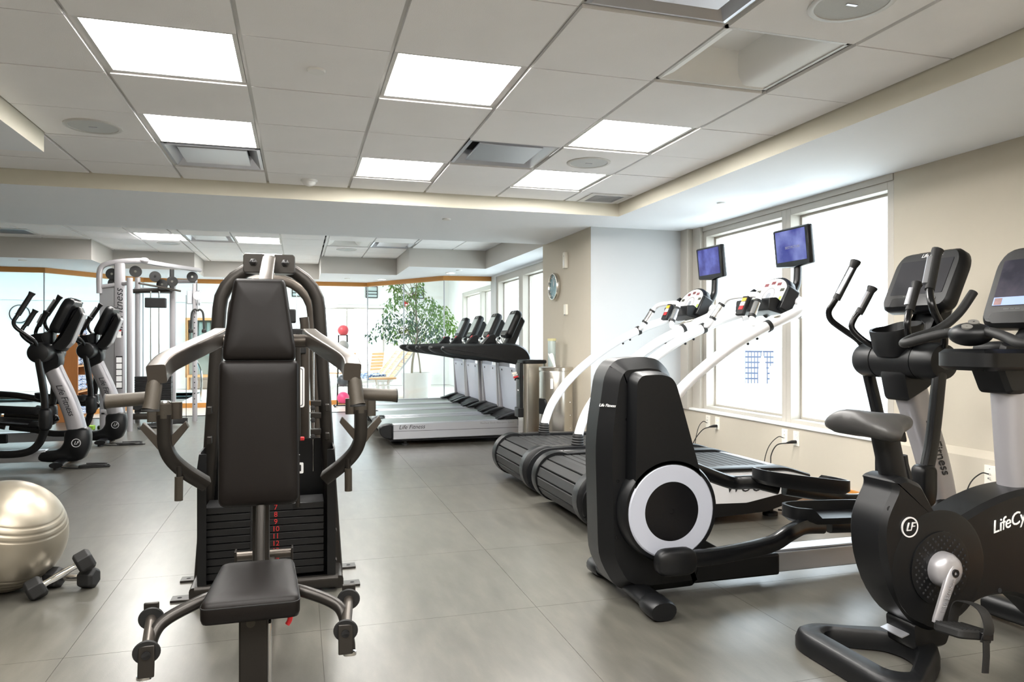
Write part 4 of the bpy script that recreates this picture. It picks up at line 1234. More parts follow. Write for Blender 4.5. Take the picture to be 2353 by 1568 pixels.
g_ = G().prism(rnd_poly([(-.14, -.085), (.14, -.085), (.14, .115), (-.14, .115)], .006), 0, .002, 'xy'); g_.xf(m4); sc_ = g_.build('screen', M['scr_bike'], bc)
g_ = G().box(-.138, .138, -.083, -.048, .002, .0025); g_.xf(m4); g_.build('status_bar', M['scr_bar'], bc, smooth=0)
g_ = G().box(-.132, -.10, -.081, -.052, .0025, .003); g_.xf(m4); g_.build('thumbnail', mat('screen_thumbnail', rgb(120, 80, 80), .4, var=.5, vscale=60), bc, smooth=0)
g_ = G().prism(rnd_poly([(-.12, -.16), (.12, -.16), (.14, -.13), (.12, -.112), (-.12, -.112), (-.14, -.13)], .012), 0, .0025, 'xy'); g_.xf(m4); g_.build('button_strip', M['gloss'], bc)
text('caption_print', '------ ---- -----', .013, M['greyprint'], bc, m4 @ Mx.Translation((-.05, -.098, .001)), .0004)
G().sweep([(.44, 0, 1.12), (.53, 0, 1.22), (.575, 0, 1.34)], .05, .03, 12, 3, up=(1, 0, 0)).build('console_neck', M['black'], BK)
pod = G().ball((.20, 0, 1.190), .066, 24, 14, .95, 1.25, .68); pod.build('control_pod', M['black'], BK)
for k, sg in ((.021, '+'), (-.021, '-')):
    nv = V((-.45, -.30, .84)).normalized()
    cv_ = V((.20 + .063 * nv.x, .0825 * nv.y, 1.190 + .045 * nv.z))
    mb = frame(cv_, V((0, -1, 0)) - nv * V((0, -1, 0)).dot(nv), V((.84, 0, .45)))
    g_ = G().prism([(.020 * math.cos(a), .015 * math.sin(a) + k * .85) for a in [2 * PI * i / 20 for i in range(20)]], -.014, .001, 'xy'); g_.xf(mb)
    bt_ = g_.build('resistance_button', mat('grey_button', rgb(110, 108, 104), .5), BK)
    text('button_sign', sg, .018, M['blackprint'], bt_, mb @ Mx.Translation((0, k * .85, .0012)), .0006)
for s in (-1, 1):
    hb = cr([(.21, s * .03, 1.20), (.19, s * .10, 1.195), (.165, s * .18, 1.175), (.145, s * .235, 1.158), (.16, s * .272, 1.158), (.22, s * .275, 1.18), (.33, s * .262, 1.215), (.42, s * .25, 1.28), (.495, s * .245, 1.37)], 5)
    h_ = G().sweep(hb, .0185, n=14).build('handlebar', M['rubber'], BK)
    G().sweep([(.192, s * .095, 1.2005), (.169, s * .175, 1.181)], .0155, .012, 10, 3).build('pulse_sensor', M['alu'], h_, label='silver pulse contact strip')
# front foot
G().sweep([(.60, -.26, .05), (.60, 0, .06), (.60, .26, .05)], .05, .045, 14, 2.6).build('front_foot', M['black'], BK)

# ================================================================ CURVED-RAIL TREADMILL with TV  (x forward, origin at the rear floor centre)
def woodway(label, loc, tvm, group, tvlabel, cap_=None):
    t = thing('slat_treadmill', label, 'treadmill', loc, 0, group)
    L, W = 1.66, .46
    for s in (-1, 1):
        # side body: white panel over dark skirt
        side = rnd_poly([(.10, .145), (.10, .30), (.20, .345), (1.48, .315), (1.66, .27), (1.66, .20), (1.15, .115)], [.02, .06, .05, .03, .03, .02, .02], 3)
        G().prism(side, s * (W - .075), s * W, 'xz', (.012, .01)).build('side_panel', M['whitegloss'], t, smooth=40)
        sk = rnd_poly([(.02, .10), (.06, .06), (.9, .045), (1.30, .06), (1.66, .15), (1.66, .21), (1.15, .125), (.16, .155)], .015, 2)
        G().prism(sk, s * (W - .07), s * (W + .003), 'xz').build('skirt', M['black'], t)
        # dark top cap along the side
        cp = rnd_poly([(.02, .10), (.0, .20), (.05, .30), (.14, .362), (.35, .372), (1.45, .345), (1.64, .285), (1.64, .265), (1.45, .318), (.24, .345), (.14, .32), (.10, .24), (.12, .12)], [.03, .08, .05, .04, .1, .05, .01, .01, .05, .05, .04, .05, .02], 3)
        G().prism(cp, s * (W - .10), s * (W + .002), 'xz', (.008, .006)).build('deck_edge', M['black'], t, smooth=40)
        if s < 0:
            text('brand_lettering', 'WOODWAY', .10, M['blackprint'], t, frame((1.28, -W - .0035, .225), (1, 0, -.02), (0, 0, 1)), .0008, .25)
        # curved rail with bellows boot
        rl = cr([(.44, s * .40, .36), (.46, s * .40, .48), (.53, s * .40, .64), (.68, s * .40, .83), (.88, s * .40, 1.00), (1.10, s * .40, 1.145), (1.30, s * .40, 1.245), (1.47, s * .395, 1.315), (1.62, s * .36, 1.37), (1.70, s * .30, 1.42), (1.74, s * .20, 1.45)], 6)
        G().sweep(rl, .036, n=16).build('rail', M['whitegloss'], t)
        bw = G().lathe([(.060, 0), (.060, .008), (.044, .012), (.050, .022), (.043, .030), (.049, .042), (.042, .050), (.048, .062), (.041, .070), (.046, .082), (.040, .090), (.040, .10)], o=(.44, s * .40, .355), ax=(.06, 0, 1), n=24)
        bw.build('bellows_boot', M['rubber'], t, smooth=60)
        G().sweep([(1.34, s * .40, 1.262), (1.365, s * .40, 1.273)], .041, n=16).build('rail_band', M['rubber'], t)
        # bumpers under rail
        for k in (0, 1):
            G().ball((1.20 + k * .07, s * .40, 1.150 + k * .034), .010, 10, 6).build('rail_stud', M['rubber'], t)
        G().lathe([(.006, 0), (.006, .004), (0, .005)], o=(.22, s * .42, .372), n=10).build('deck_screw', M['chrome'], t)
    # slatted belt on top and around the rear drum
    n = 0
    for k in range(22):
        x = .16 + k * .062
        z = .352 - max(0, (x - .4)) * .028
        G().cbox((x, 0, z - .012), (.056, .70, .024), Mx.Rotation(.028, 3, 'Y')).build('slat', M['rubber'], t, bevel=.004, seg=1)
    for k in range(7):
        a = PI / 2 + .30 + k * .46
        G().cbox((.155 + .148 * math.cos(a), 0, .195 + .145 * math.sin(a)), (.062, .70, .024), Mx.Rotation(-(a - PI / 2), 3, 'Y')).build('rear_slat', M['rubber'], t, bevel=.004, seg=1)
    G().cyl((.155, -.36, .195), (.155, .36, .195), .125, n=24).build('rear_drum', M['void'], t)
    for s in (-1, 1):
        G().lathe([(.175, 0), (.178, .01), (.178, .085), (.16, .10), (0, .10)], o=(.16, s * .355, .200), ax=(0, s, 0), n=36).build('drum_end', M['black'], t, smooth=40)
    G().prism(rnd_poly([(1.50, .10), (1.66, .12), (1.70, .20), (1.66, .285), (1.45, .33)], .03), -.36, .36, 'xz', (.01, .01)).build('front_cover', M['alu'], t, smooth=40)
    G().box(.12, 1.55, -.36, .36, .07, .17).build('chassis', M['void'], t)
    for x in (.35, 1.42):
        for s in (-1, 1):
            G().lathe([(.05, 0), (.05, .02), (.02, .025), (.02, .09)], o=(x, s * .33, 0), n=18).build('levelling_foot', M['rubber'], t)
    # front cross handle with pulse grips
    cb = cr([(1.365, .392, 1.285), (1.345, .33, 1.285), (1.325, .27, 1.29), (1.355, .235, 1.36), (1.410, .215, 1.45), (1.430, .18, 1.485), (1.440, .10, 1.495), (1.440, 0, 1.495), (1.440, -.10, 1.495), (1.430, -.18, 1.485), (1.410, -.215, 1.45), (1.355, -.235, 1.36), (1.325, -.27, 1.29), (1.345, -.33, 1.285), (1.365, -.392, 1.285)], 5)
    G().sweep(cb, .020, n=12).build('front_handle', M['whitegloss'], t)
    for s in (-1, 1):
        G().sweep([(1.343, s * .243, 1.345), (1.397, s * .222, 1.435)], .0245, n=14).build('pulse_grip', M['chrome'], t)
        G().sweep([(1.335, s * .246, 1.332), (1.344, s * .243, 1.347)], .027, n=14).build('grip_ring', M['rubber'], t)
        G().sweep([(1.395, s * .223, 1.432), (1.404, s * .219, 1.447)], .027, n=14).build('grip_ring', M['rubber'], t)
        G().lathe([(.035, 0), (.035, .004), (0, .004)], o=(1.410, s * .392, 1.333), ax=(-.25, 0, .97), n=20).build('grip_decal', mat('decal_cream', rgb(214, 208, 190), .5, var=.3, vscale=40), t)
    stp = G().prism(rnd_poly([(-.045, -.07), (.045, -.07), (.035, .08), (-.035, .08)], .008), -.03, .0, 'xy', (.006, .005))
    ms = frame((1.390, -.05, 1.42), (0, -1, 0), (.42, 0, .907)); stp.xf(ms)
    so = stp.build('stop_box', M['black'], t, smooth=40)
    for z0, z1, mm in ((.035, .06, 'yellow'), (.0, .03, 'whiteprint'), (-.03, -.004, 'red')):
        if mm == 'yellow':
            M.setdefault('yellow', mat('yellow_label', rgb(236, 176, 40), .5))
        g_ = G().box(-.024, .024, z0, z1, .0, .003); g_.xf(ms); g_.build('stop_label', M[mm], so, smooth=0)
    G().prism(rnd_poly([(1.50, 1.385), (1.64, 1.35), (1.66, 1.40), (1.57, 1.475), (1.51, 1.47)], .012), -.20, .20, 'xz').build('shelf_housing', M['black'], t, bevel=.005)
    # console: half-round dial face
    mc = frame((1.650, 0, 1.505), (0, -1, 0), (.48, 0, .877))
    fp = [(-.21, -.12), (.21, -.12)] + [(.21 * math.cos(a), -.0 + .15 * math.sin(a)) for a in [i * PI / 18 for i in range(19)]]
    g_ = G().prism(fp, -.07, 0, 'xy', (.012, .01)); g_.xf(mc); co = g_.build('console', M['black'], t, smooth=40)
    fi = [(-.185, -.105), (.185, -.105)] + [(.185 * math.cos(a), -.0 + .132 * math.sin(a)) for a in [i * PI / 18 for i in range(19)]]
    g_ = G().prism(fi, 0, .003, 'xy'); g_.xf(mc); g_.build('dial_face', mat('dial_cream', rgb(222, 222, 214), .35), co)
    def deco(name, pts, z0, z1, m):
        g_ = G().prism(pts, z0, z1, 'xy'); g_.xf(mc); g_.build(name, m, co)
    circ = lambda cx, cy, r, n=24: [(cx + r * math.cos(2 * PI * i / n), cy + r * math.sin(2 * PI * i / n)) for i in range(n)]
    g_ = G().rings([[mc @ V((q * math.cos(a), q * math.sin(a) - .01, z)) for a in [2 * PI * i / 32 for i in range(32)]] for q, z in ((.066, .003), (.066, .004), (.060, .004), (.060, .003))], cap=False); g_.build('dial_ring', M['greyprint'], co)
    deco('dial_globe', circ(0, -.01, .026), .003, .0045, M['alu'])
    for k, (a, mm) in enumerate(((20, 'blackprint'), (60, 'redprint'), (90, 'redprint'), (120, 'redprint'), (160, 'blackprint'))):
        cx_, cy_ = .145 * math.cos(math.radians(a)), .10 * math.sin(math.radians(a)) - .005
        if k not in (0, 4): cy_ += .0
        deco('display_window', rnd_poly([(cx_ - .022, cy_ - .012), (cx_ + .022, cy_ - .012), (cx_ + .022, cy_ + .012), (cx_ - .022, cy_ + .012)], .003), .003, .0048, mat('lcd_' + mm, rgb(70, 70, 60) if mm == 'blackprint' else rgb(120, 62, 66), .3))
    M.setdefault('yellow', mat('yellow_label', rgb(236, 196, 40), .5)); 
    deco('green_key', [(-.165, -.055), (-.14, -.055), (-.14, -.025), (-.165, -.025)], .003, .005, M['green'])
    deco('green_key', [(.14, -.055), (.165, -.055), (.165, -.025), (.14, -.025)], .003, .005, M['green'])
    deco('yellow_key', [(-.135, -.07), (-.115, -.07), (-.115, -.05), (-.135, -.05)], .003, .005, M['yellow'])
    deco('yellow_key', [(.115, -.07), (.135, -.07), (.135, -.05), (.115, -.05)], .003, .005, M['yellow'])
    deco('start_key', [(.05, -.095), (.10, -.095), (.10, -.07), (.05, -.07)], .003, .005, mat('start_green', rgb(40, 130, 80), .4))
    # book pockets each side of the console
    for s in (-1, 1):
        g_ = G().prism([(s * .195, -.14), (s * .235, -.13), (s * .235, .04), (s * .195, .06)], -.075, .02, 'xy'); g_.xf(mc); g_.build('bottle_pocket', M['black'], t, bevel=.008)
    G().sweep(cr([(1.645, -.33, 1.36), (1.725, -.29, 1.39), (1.790, -.23, 1.46)], 5), .020, .045, 10, 3).build('white_bracket', M['whitegloss'], t)
    G().sweep(cr([(1.645, .33, 1.36), (1.725, .29, 1.39), (1.790, .23, 1.46)], 5), .020, .045, 10, 3).build('white_bracket', M['whitegloss'], t)
    # television on its bent pole
    G().sweep(cr([(1.615, .0, 1.36), (1.775, .0, 1.44), (1.875, .0, 1.56), (1.895, .0, 1.66), (1.895, .0, 1.90)], 6), .028, n=14).build('tv_pole', M['tube'], t)
    mt = frame((1.835, 0.0, 1.86), (0, -1, 0), (-.10, 0, .995))
    g_ = G().prism(rnd_poly([(-.195, -.14), (.0, -.155), (.195, -.14), (.195, .14), (-.195, .14)], .012), -.05, 0, 'xy', (.012, .008)); g_.xf(mt)
    tv = g_.build('television', M['gloss'], t, smooth=40)
    g_ = G().box(-.165, .165, -.105, .122, 0, .002); g_.xf(mt); g_.build('tv_screen', tvm, tv, smooth=0, label=tvlabel)
    if cap_:
        text('picture_caption', cap_, .026, M['greyprint'], tv, mt @ Mx.Translation((.02, -.005, .0022)), .0003)
    g_ = G().box(-.09, .09, -.09, .09, -.085, -.045); g_.xf(mt); g_.build('tv_back', M['gloss'], tv, bevel=.012)
    return t
M['scr_a'] = screen_mat('blue_tv_picture', rgb(150, 160, 235), rgb(40, 50, 160), .24, 5)
M['scr_b'] = screen_mat('blue_tv_picture_food', rgb(110, 120, 220), rgb(40, 44, 150), .24, 9)
WN = woodway('white railed slat treadmill with television, beside the big elliptical trainer', (1.62, 4.515, 0), M['scr_a'], 'slat treadmills with white curved rails', 'blue lit screen with a caption over a cloudy scene', 'BEST PICTURE')
WF = woodway('white railed slat treadmill with television, next to the grey pier', (1.62, 5.62, 0), M['scr_b'], 'slat treadmills with white curved rails', 'blue lit screen with a mottled picture')
# ================================================================ DECK TREADMILLS in a row (x forward, origin at rear floor centre)
def treadmill():
    t = thing('treadmill', 'black railed treadmill, first in the row, beside the stainless bins', 'treadmill', (.85, 8.50, 0), 0, 'row of four black railed treadmills')
    HW = .42
    for s in (-1, 1):
        rp = rnd_poly([(.15, .075), (1.63, .085), (1.63, .17), (1.60, .185), (1.60, .265), (.15, .25)], .012, 2)
        sr = G().prism(rp, s * (HW - .11), s * HW, 'xz', (.01, .008)).build('side_rail', M['alu'], t, smooth=30)
        G().box(.15, 1.61, s * HW - .001, s * HW + .001, .168, .172).build('rail_groove', M['blackprint'], sr, smooth=0)
        G().prism(rnd_poly([(.0, .16), (.04, .10), (.15, .075), (.15, .252), (.06, .25), (.0, .22)], .03, 3), s * (HW - .13), s * (HW - .003), 'xz', (.015, .012)).build('rear_cap', M['black'], t, smooth=40)
        if s < 0:
            text('brand_lettering', 'Life Fitness', .065, M['blackprint'], sr, frame((.36, -HW - .0012, .213), (1, 0, .004), (0, 0, 1)), .0006, .3)
            text('deck_lettering', 'FlexDeck Shock Absorption System', .028, M['greyprint'], sr, frame((1.35, -HW - .0012, .232), (1, 0, .006), (0, 0, 1)), .0006)
        # uprights
        G().prism(rnd_poly([(1.60, .26), (1.72, .26), (1.735, .95), (1.575, .95)], .01), s * (HW - .06), s * HW, 'xz', (.012, .010)).build('upright', M['silver'], t, smooth=40)
        # motor side covers
        G().prism([(1.36, .262)] + [(1.36 + .30 * i / 8, .262 + .085 * math.sin(PI / 2 * i / 8)) for i in range(1, 9)] + [(1.72, .262)], s * (HW - .15), s * (HW - .01), 'xz', (.02, .01)).build('side_cover', M['black'], t, smooth=40)
        # handrail
        hr = rnd_poly([(.70, 1.11), (.70, 1.07), (.78, 1.02), (1.20, .965), (1.50, .915), (1.575, .90), (1.75, .90), (1.765, .98), (1.72, 1.07), (1.62, 1.135), (1.50, 1.15), (.74, 1.125)], [.03, .03, .05, .1, .03, .01, .03, .06, .06, .06, .05, .02], 3)
        G().prism(hr, s * (HW - .085), s * (HW + .01), 'xz', (.03, .02)).build('handrail', M['black'], t, smooth=50)
    # belt
    bp = rnd_poly([(.02, .20), (.02, .16), (.08, .12), (.14, .12), (.14, .20), (1.62, .235), (1.62, .245), (.10, .245)], [.02, .02, .03, .01, .01, .001, .001, .04], 3)
    G().prism(bp, -.30, .30, 'xz').build('belt', mat('grey_green_belt', rgb(112, 120, 118), .35, bump=.1, bscale=400), t, smooth=40)
    G().box(.12, 1.70, -.38, .38, .055, .115).build('chassis', M['void'], t)
    G().prism([(1.45, .24)] + [(1.45 + .27 * i / 8, .25 + .10 * math.sin(PI / 2 * i / 8)) for i in range(0, 9)] + [(1.74, .06), (1.62, .06)], -.30, .30, 'xz', (.01, .005)).build('motor_hood', M['black'], t, smooth=40)
    for x in (.3, 1.6):
        for s in (-1, 1):
            G().lathe([(.04, 0), (.04, .02), (.02, .025), (.02, .07)], o=(x, s * .32, 0), n=16).build('foot', M['rubber'], t)
    # cross panel between the uprights
    G().prism([(1.635, .34), (1.655, .34), (1.60, .86), (1.58, .86)], -.355, .355, 'xz').build('cross_panel', M['disc'], t, bevel=.003)
    for s in (-1, 1):
        G().lathe([(.013, 0), (.013, .005), (0, .007)], o=(1.584, s * .22, .82), ax=(-1, 0, -.1), n=12).build('panel_screw', M['gloss'], t)
    # top crossbar, grips, stop box, console
    G().sweep([(1.60, -.36, 1.03), (1.58, 0, 1.05), (1.60, .36, 1.03)], .06, .05, 14, 3, up=(0, 0, 1)).build('crossbar', M['black'], t)
    G().prism(rnd_poly([(1.24, 1.12), (1.36, 1.25), (1.42, 1.255), (1.46, 1.18), (1.56, 1.10), (1.50, 1.06), (1.42, 1.13), (1.36, 1.17), (1.29, 1.11)], .012), -.06, .06, 'xz', (.008, .006)).build('stop_arm', M['black'], t, smooth=40)
    G().cbox((1.345, -.0, 1.238), (.035, .06, .006), Mx.Rotation(-.82, 3, 'Y')).build('stop_key', M['red'], t)
    for s in (-1, 1):
        G().sweep(cr([(1.52, s * .20, 1.08), (1.43, s * .19, 1.15), (1.42, s * .16, 1.20), (1.46, s * .10, 1.21)], 4), .020, n=12).build('grip_bar', M['chrome'], t)
    G().prism(rnd_poly([(1.52, 1.08), (1.66, 1.10), (1.80, 1.42), (1.76, 1.47), (1.68, 1.40), (1.58, 1.20)], .015), -.07, .07, 'xz', (.01, .01)).build('neck', M['black'], t, smooth=40)
    m4 = frame((1.60, 0, 1.395), (0, -1, 0), (.42, 0, .907))
    out = rnd_poly([(-.13, -.175), (.13, -.175), (.155, -.14), (.155, .13), (.12, .18), (-.12, .18), (-.155, .13), (-.155, -.14)], .03, 3)
    g_ = G().prism(out, -.085, 0, 'xy', (.018, .015)); g_.xf(m4); co = g_.build('console', M['black'], t, smooth=45)
    g_ = G().box(-.118, .118, -.10, .115, 0, .002); g_.xf(m4); g_.build('screen', M['screen_grey'], co, smooth=0, label='screen with a pale painted reflection')
    g_ = G().prism(rnd_poly([(-.11, -.165), (.11, -.165), (.11, -.12), (-.11, -.12)], .01), 0, .003, 'xy'); g_.xf(m4); g_.build('button_strip', M['gloss'], co)
    text('brand_lettering', 'LF', .03, M['whiteprint'], co, m4 @ Mx.Translation((0, .145, .001)), .0006, .3)
    G().sweep(cr([(1.50, -.14, 1.24), (1.47, -.17, 1.20), (1.50, -.16, 1.14), (1.55, -.14, 1.10)], 4), .004, n=6).build('headset_wire', M['rubber'], t)
    return t
T1 = treadmill()
dup(T1, (.87, 9.46, 0), 0, 'black railed treadmill, second in the row from the stainless bins')
dup(T1, (.84, 10.34, 0), 0, 'black railed treadmill, third in the row from the stainless bins')
dup(T1, (.84, 11.22, 0), 0, 'black railed treadmill, last in the row, beside the glass partition')

# ================================================================ WATER COOLER, CUP DISPENSER, STEEL BIN
wc_ = thing('water_cooler', 'stainless water cooler with black front and red tap', 'water cooler', (2.43, 7.50, 0))
pl = rnd_poly([(-.13, -.13), (.13, -.13), (.13, .13), (-.13, .13)], .06, 5)
G().prism(pl, .02, .93, 'xy').build('body', M['steel'], wc_, smooth=50)
G().prism([(x * 1.06, y * 1.06) for x, y in pl], .93, .97, 'xy', (.008, .01)).build('lid', M['black'], wc_, smooth=45)
G().prism([(x * 1.02, y * 1.02) for x, y in pl], 0, .02, 'xy').build('base', M['black'], wc_)
G().prism(rnd_poly([(-.155, -.075), (-.10, -.075), (-.10, .075), (-.155, .075)], .015), .38, .94, 'xy').build('front_panel', M['black'], wc_, bevel=.006)
G().prism(rnd_poly([(-.175, -.085), (-.10, -.085), (-.10, .085), (-.175, .085)], .02), .355, .455, 'xy').build('drip_tray', M['black'], wc_, bevel=.006)
for yv, mm, z in ((-.03, 'red', .77), (.03, 'cream', .81)):
    tp = G().sweep([(-.15, yv, z), (-.19, yv, z + .005), (-.20, yv, z - .02)], .010, n=8).build('tap', M['cream'] if mm == 'cream' else M['black'], wc_)
    G().prism(rnd_poly([(-.215, z + .0), (-.165, z + .018), (-.165, z + .03), (-.215, z + .022)], .004), yv - .014, yv + .014, 'xz').build('tap_lever', M[mm], wc_)
G().box(-.157, -.155, -.02, .02, .635, .65).build('warning_label', M['whiteprint'], wc_)
cd = thing('cup_dispenser', 'tall frosted tube of paper cups fixed to the water cooler', 'cup dispenser', (2.60, 7.33, .78))
G().lathe([(.038, 0), (.041, .01), (.043, .40), (.040, .41), (.0, .41)], n=24).build('tube', M['frost'], cd)
G().lathe([(.046, .395), (.047, .40), (.047, .42), (.0, .422)], n=24).build('cap', mat('yellowed_cap', rgb(212, 208, 160), .5), cd)
G().lathe([(.034, 0), (.012, -.085), (0, -.085)], n=20).build('paper_cup', M['cream'], cd)
G().box(-.06, -.035, -.02, .20, .08, .12).build('bracket', M['alu'], cd)
sb_ = thing('wipes_bin', 'tall round stainless wipes dispenser bin with black hatch', 'bin', (2.50, 6.92, 0))
G().lathe([(.168, .0), (.172, .01), (.172, .86), (.168, .875), (.176, .876), (.176, .905), (.17, .91), (.06, .912), (.055, .905), (0, .905)], n=48).build('body', M['steel'], sb_, smooth=50)
G().prism(rnd_poly([(-.055, .44), (.055, .44), (.055, .60), (-.055, .60)], [.05, .01, .01, .05], 6), .0, .03, 'yz', (.006, .006)).build('hatch', M['black'], sb_, smooth=45, loc=(-.170, -.06, 0), rot=(0, 0, .35))
G().rings([[V((-.01 + .022 * math.cos(a) * k, .012 * math.sin(a) * k * 1.5, .905 + z)) + V((-z * .35, 0, .012 * math.sin(3 * a) * (z > .1))) for a in [2 * PI * i / 14 for i in range(14)]] for k, z in ((.5, 0), (.75, .05), (1.15, .10), (1.3, .135))], cap=True).build('tissue', M['paper'], sb_, smooth=60)
G().box(-.045, -.02, -.171, -.169, .70, .80).build('instruction_label', M['whiteprint'], sb_, loc=(-.03, -.005, 0), rot=(0, 0, -.25))
for k in range(3):
    G().ball((.10, -.139, .30 + k * .13), .006, 8, 6).build('rivet', M['chrome'], sb_)

# ================================================================ FIXTURES ON THE PIER AND WINDOW WALL
ck = thing('wall_clock', 'round steel wall clock on the grey pier', 'clock', (2.71, 7.50, 1.77))
G().lathe([(.150, 0), (.152, .03), (.146, .045), (.134, .046), (.130, .030)], ax=(-1, 0, 0), n=48, cap=False).build('rim', M['steel'], ck)
G().lathe([(.133, 0), (.133, .028), (0, .028)], ax=(-1, 0, 0), n=48).build('dial', mat('teal_dial', rgb(112, 148, 158), .25, var=.12, vscale=6), ck)
for k in range(12):
    a = k * PI / 6
    G().cbox((-.0295, .108 * math.sin(a), .108 * math.cos(a)), (.002, .006, .018), Mx.Rotation(-a, 3, 'X')).build('hour_mark', M['whiteprint'], ck)
G().cbox((-.031, -.02, .035), (.002, .007, .085), Mx.Rotation(.5, 3, 'X')).build('hour_hand', M['whiteprint'], ck)
G().cbox((-.033, .0, .05), (.002, .005, .115), Mx.Rotation(-.05, 3, 'X')).build('minute_hand', M['whiteprint'], ck)
se = thing('motion_sensor', 'white wall sensor box above the round clock', 'sensor', (2.71, 7.17, 2.025))
G().prism(rnd_poly([(-.035, -.085), (.035, -.085), (.035, .05), (.028, .085), (-.028, .085), (-.035, .05)], .006), -.035, 0.002, 'yz', (.005, .004)).build('housing', M['cream'], se, smooth=40)
G().box(-.037, -.034, -.02, .02, -.06, .0).build('lens', M['white'], se)
G().ball((-.034, 0, .045), .005, 8, 6).build('indicator', M['greyprint'], se)
tp_ = thing('wall_thermostat', 'small cream thermostat plate below the round clock', 'thermostat', (2.71, 7.17, 1.505))
G().prism(rnd_poly([(-.032, -.055), (.032, -.055), (.032, .055), (-.032, .055)], .005), -.024, .002, 'yz', (.003, .003)).build('cover', M['cream'], tp_, smooth=40)
G().box(-.026, -.022, -.012, .012, -.062, -.05).build('slider', M['greyprint'], tp_)

def outlet(y, z, kind, label):
    t = thing('outlet_plate', label, 'outlet', (3.72, y, z), 0, 'white wall plates under the windows')
    G().prism(rnd_poly([(-.036, -.058), (.036, -.058), (.036, .058), (-.036, .058)], .004), -.006, .002, 'yz', (.002, .002)).build('plate', M['cream'], t, smooth=40)
    if kind == 'power':
        for dz in (-.025, .025):
            so = G().lathe([(.017, 0), (.017, .003), (0, .003)], o=(-.006, 0, dz), ax=(-1, 0, 0), n=20).build('socket', M['white'], t)
            for dy in (-.006, .006):
                G().box(-.0095, -.0088, dy - .001, dy + .001, dz - .001, dz + .007).build('slot', M['void'], so)
            G().ball((-.0085, 0, dz - .008), .002, 6, 4).build('ground_hole', M['void'], so)
    else:
        for dz in (-.012, .012):
            G().lathe([(.006, 0), (.005, .012), (.002, .012)], o=(-.006, 0, dz), ax=(-1, 0, 0), n=12).build('coax_jack', M['chrome'], t)
        G().ball((-.007, 0, .04), .003, 8, 5).build('screw', M['greyprint'], t)
for y, n_ in ((6.06, 'the far treadmill'), (4.93, 'the near slat treadmill'), (3.14, 'the exercise bike')):
    outlet(y, .41, 'coax', 'cable jack wall plate behind ' + n_)
for y, n_ in ((5.90, 'the far treadmill'), (4.79, 'the near slat treadmill'), (3.03, 'the exercise bike')):
    outlet(y, .41, 'power', 'power socket wall plate behind ' + n_)
def cord(pts, label, plug_at):
    t = thing('power_cord', label, 'power cord', (0, 0, 0), 0, 'black cords at the wall plates')
    G().sweep(cr(pts, 6), .0045, n=8).build('cable', M['rubber'], t)
    x, y, z = plug_at
    G().sweep([(x, y, z), (x - .03, y, z), (x - .055, y + .005, z - .004), (x - .075, y + .008, z - .008)], .016, .013, 10, 3, taper=[1, 1, .7, .45]).build('plug', M['rubber'], t)
    return t
cord([(3.64, 5.905, .378), (3.58, 5.93, .35), (3.54, 6.0, .25), (3.52, 6.02, .15), (3.48, 5.95, .02)], 'black power cord plugged in behind the far treadmill', (3.71, 5.90, .385))
cord([(3.64, 4.795, .378), (3.57, 4.83, .36), (3.54, 4.86, .28), (3.53, 4.86, .18), (3.42, 4.80, .012), (3.36, 4.70, .012)], 'black power cord plugged in behind the near slat treadmill', (3.71, 4.79, .385))
cord([(3.64, 3.035, .378), (3.58, 3.07, .36), (3.50, 3.10, .33), (3.45, 3.10, .20), (3.44, 3.0, .02)], 'black power cord plugged in behind the exercise bike', (3.71, 3.03, .385))
def thin(pts, label):
    o = G().sweep(cr(pts, 6), .0035, n=7).build('coax_cable', M['rubber'])
    tag(o, label, 'cable', 'thin black cables at the wall plates')
thin([(3.705, 6.06, .398), (3.67, 6.07, .41), (3.63, 6.08, .36), (3.58, 6.05, .25), (3.56, 6.03, .13), (3.54, 5.99, .006)], 'thin black cable from the jack behind the far treadmill')
thin([(3.705, 4.93, .398), (3.66, 4.94, .405), (3.60, 4.97, .33), (3.57, 4.99, .2), (3.55, 4.98, .005)], 'thin black cable from the jack behind the near slat treadmill')
thin([(3.705, 3.14, .422), (3.66, 3.15, .425), (3.60, 3.17, .36), (3.56, 3.18, .2), (3.55, 3.17, .005)], 'thin black cable from the jack behind the exercise bike')
def floor_coil(x, y, label, sd):
    r_ = random.Random(sd)
    pts = [(x - .30, y + .05, .012), (x - .15, y - .03, .008)]
    for k in range(15):
        a = k * 1.05
        pts.append((x + .13 * math.cos(a) + r_.uniform(-.02, .02), y + .05 * math.sin(a) + r_.uniform(-.015, .015), .006 + .0022 * k))
    o = G().sweep(cr(pts, 5), .0055, n=7).build('coiled_cord', M['rubber'])
    tag(o, label, 'power cord', 'coiled cords on the floor')
floor_coil(-1.82, 7.52, 'coiled black cord on the floor in front of the nearer silver-column elliptical', 1)
floor_coil(-1.83, 9.05, 'coiled black cord on the floor in front of the elliptical by the towel shelf', 2)
floor_coil(3.45, 4.20, 'coiled black cord on the floor under the near slat treadmill front', 4)

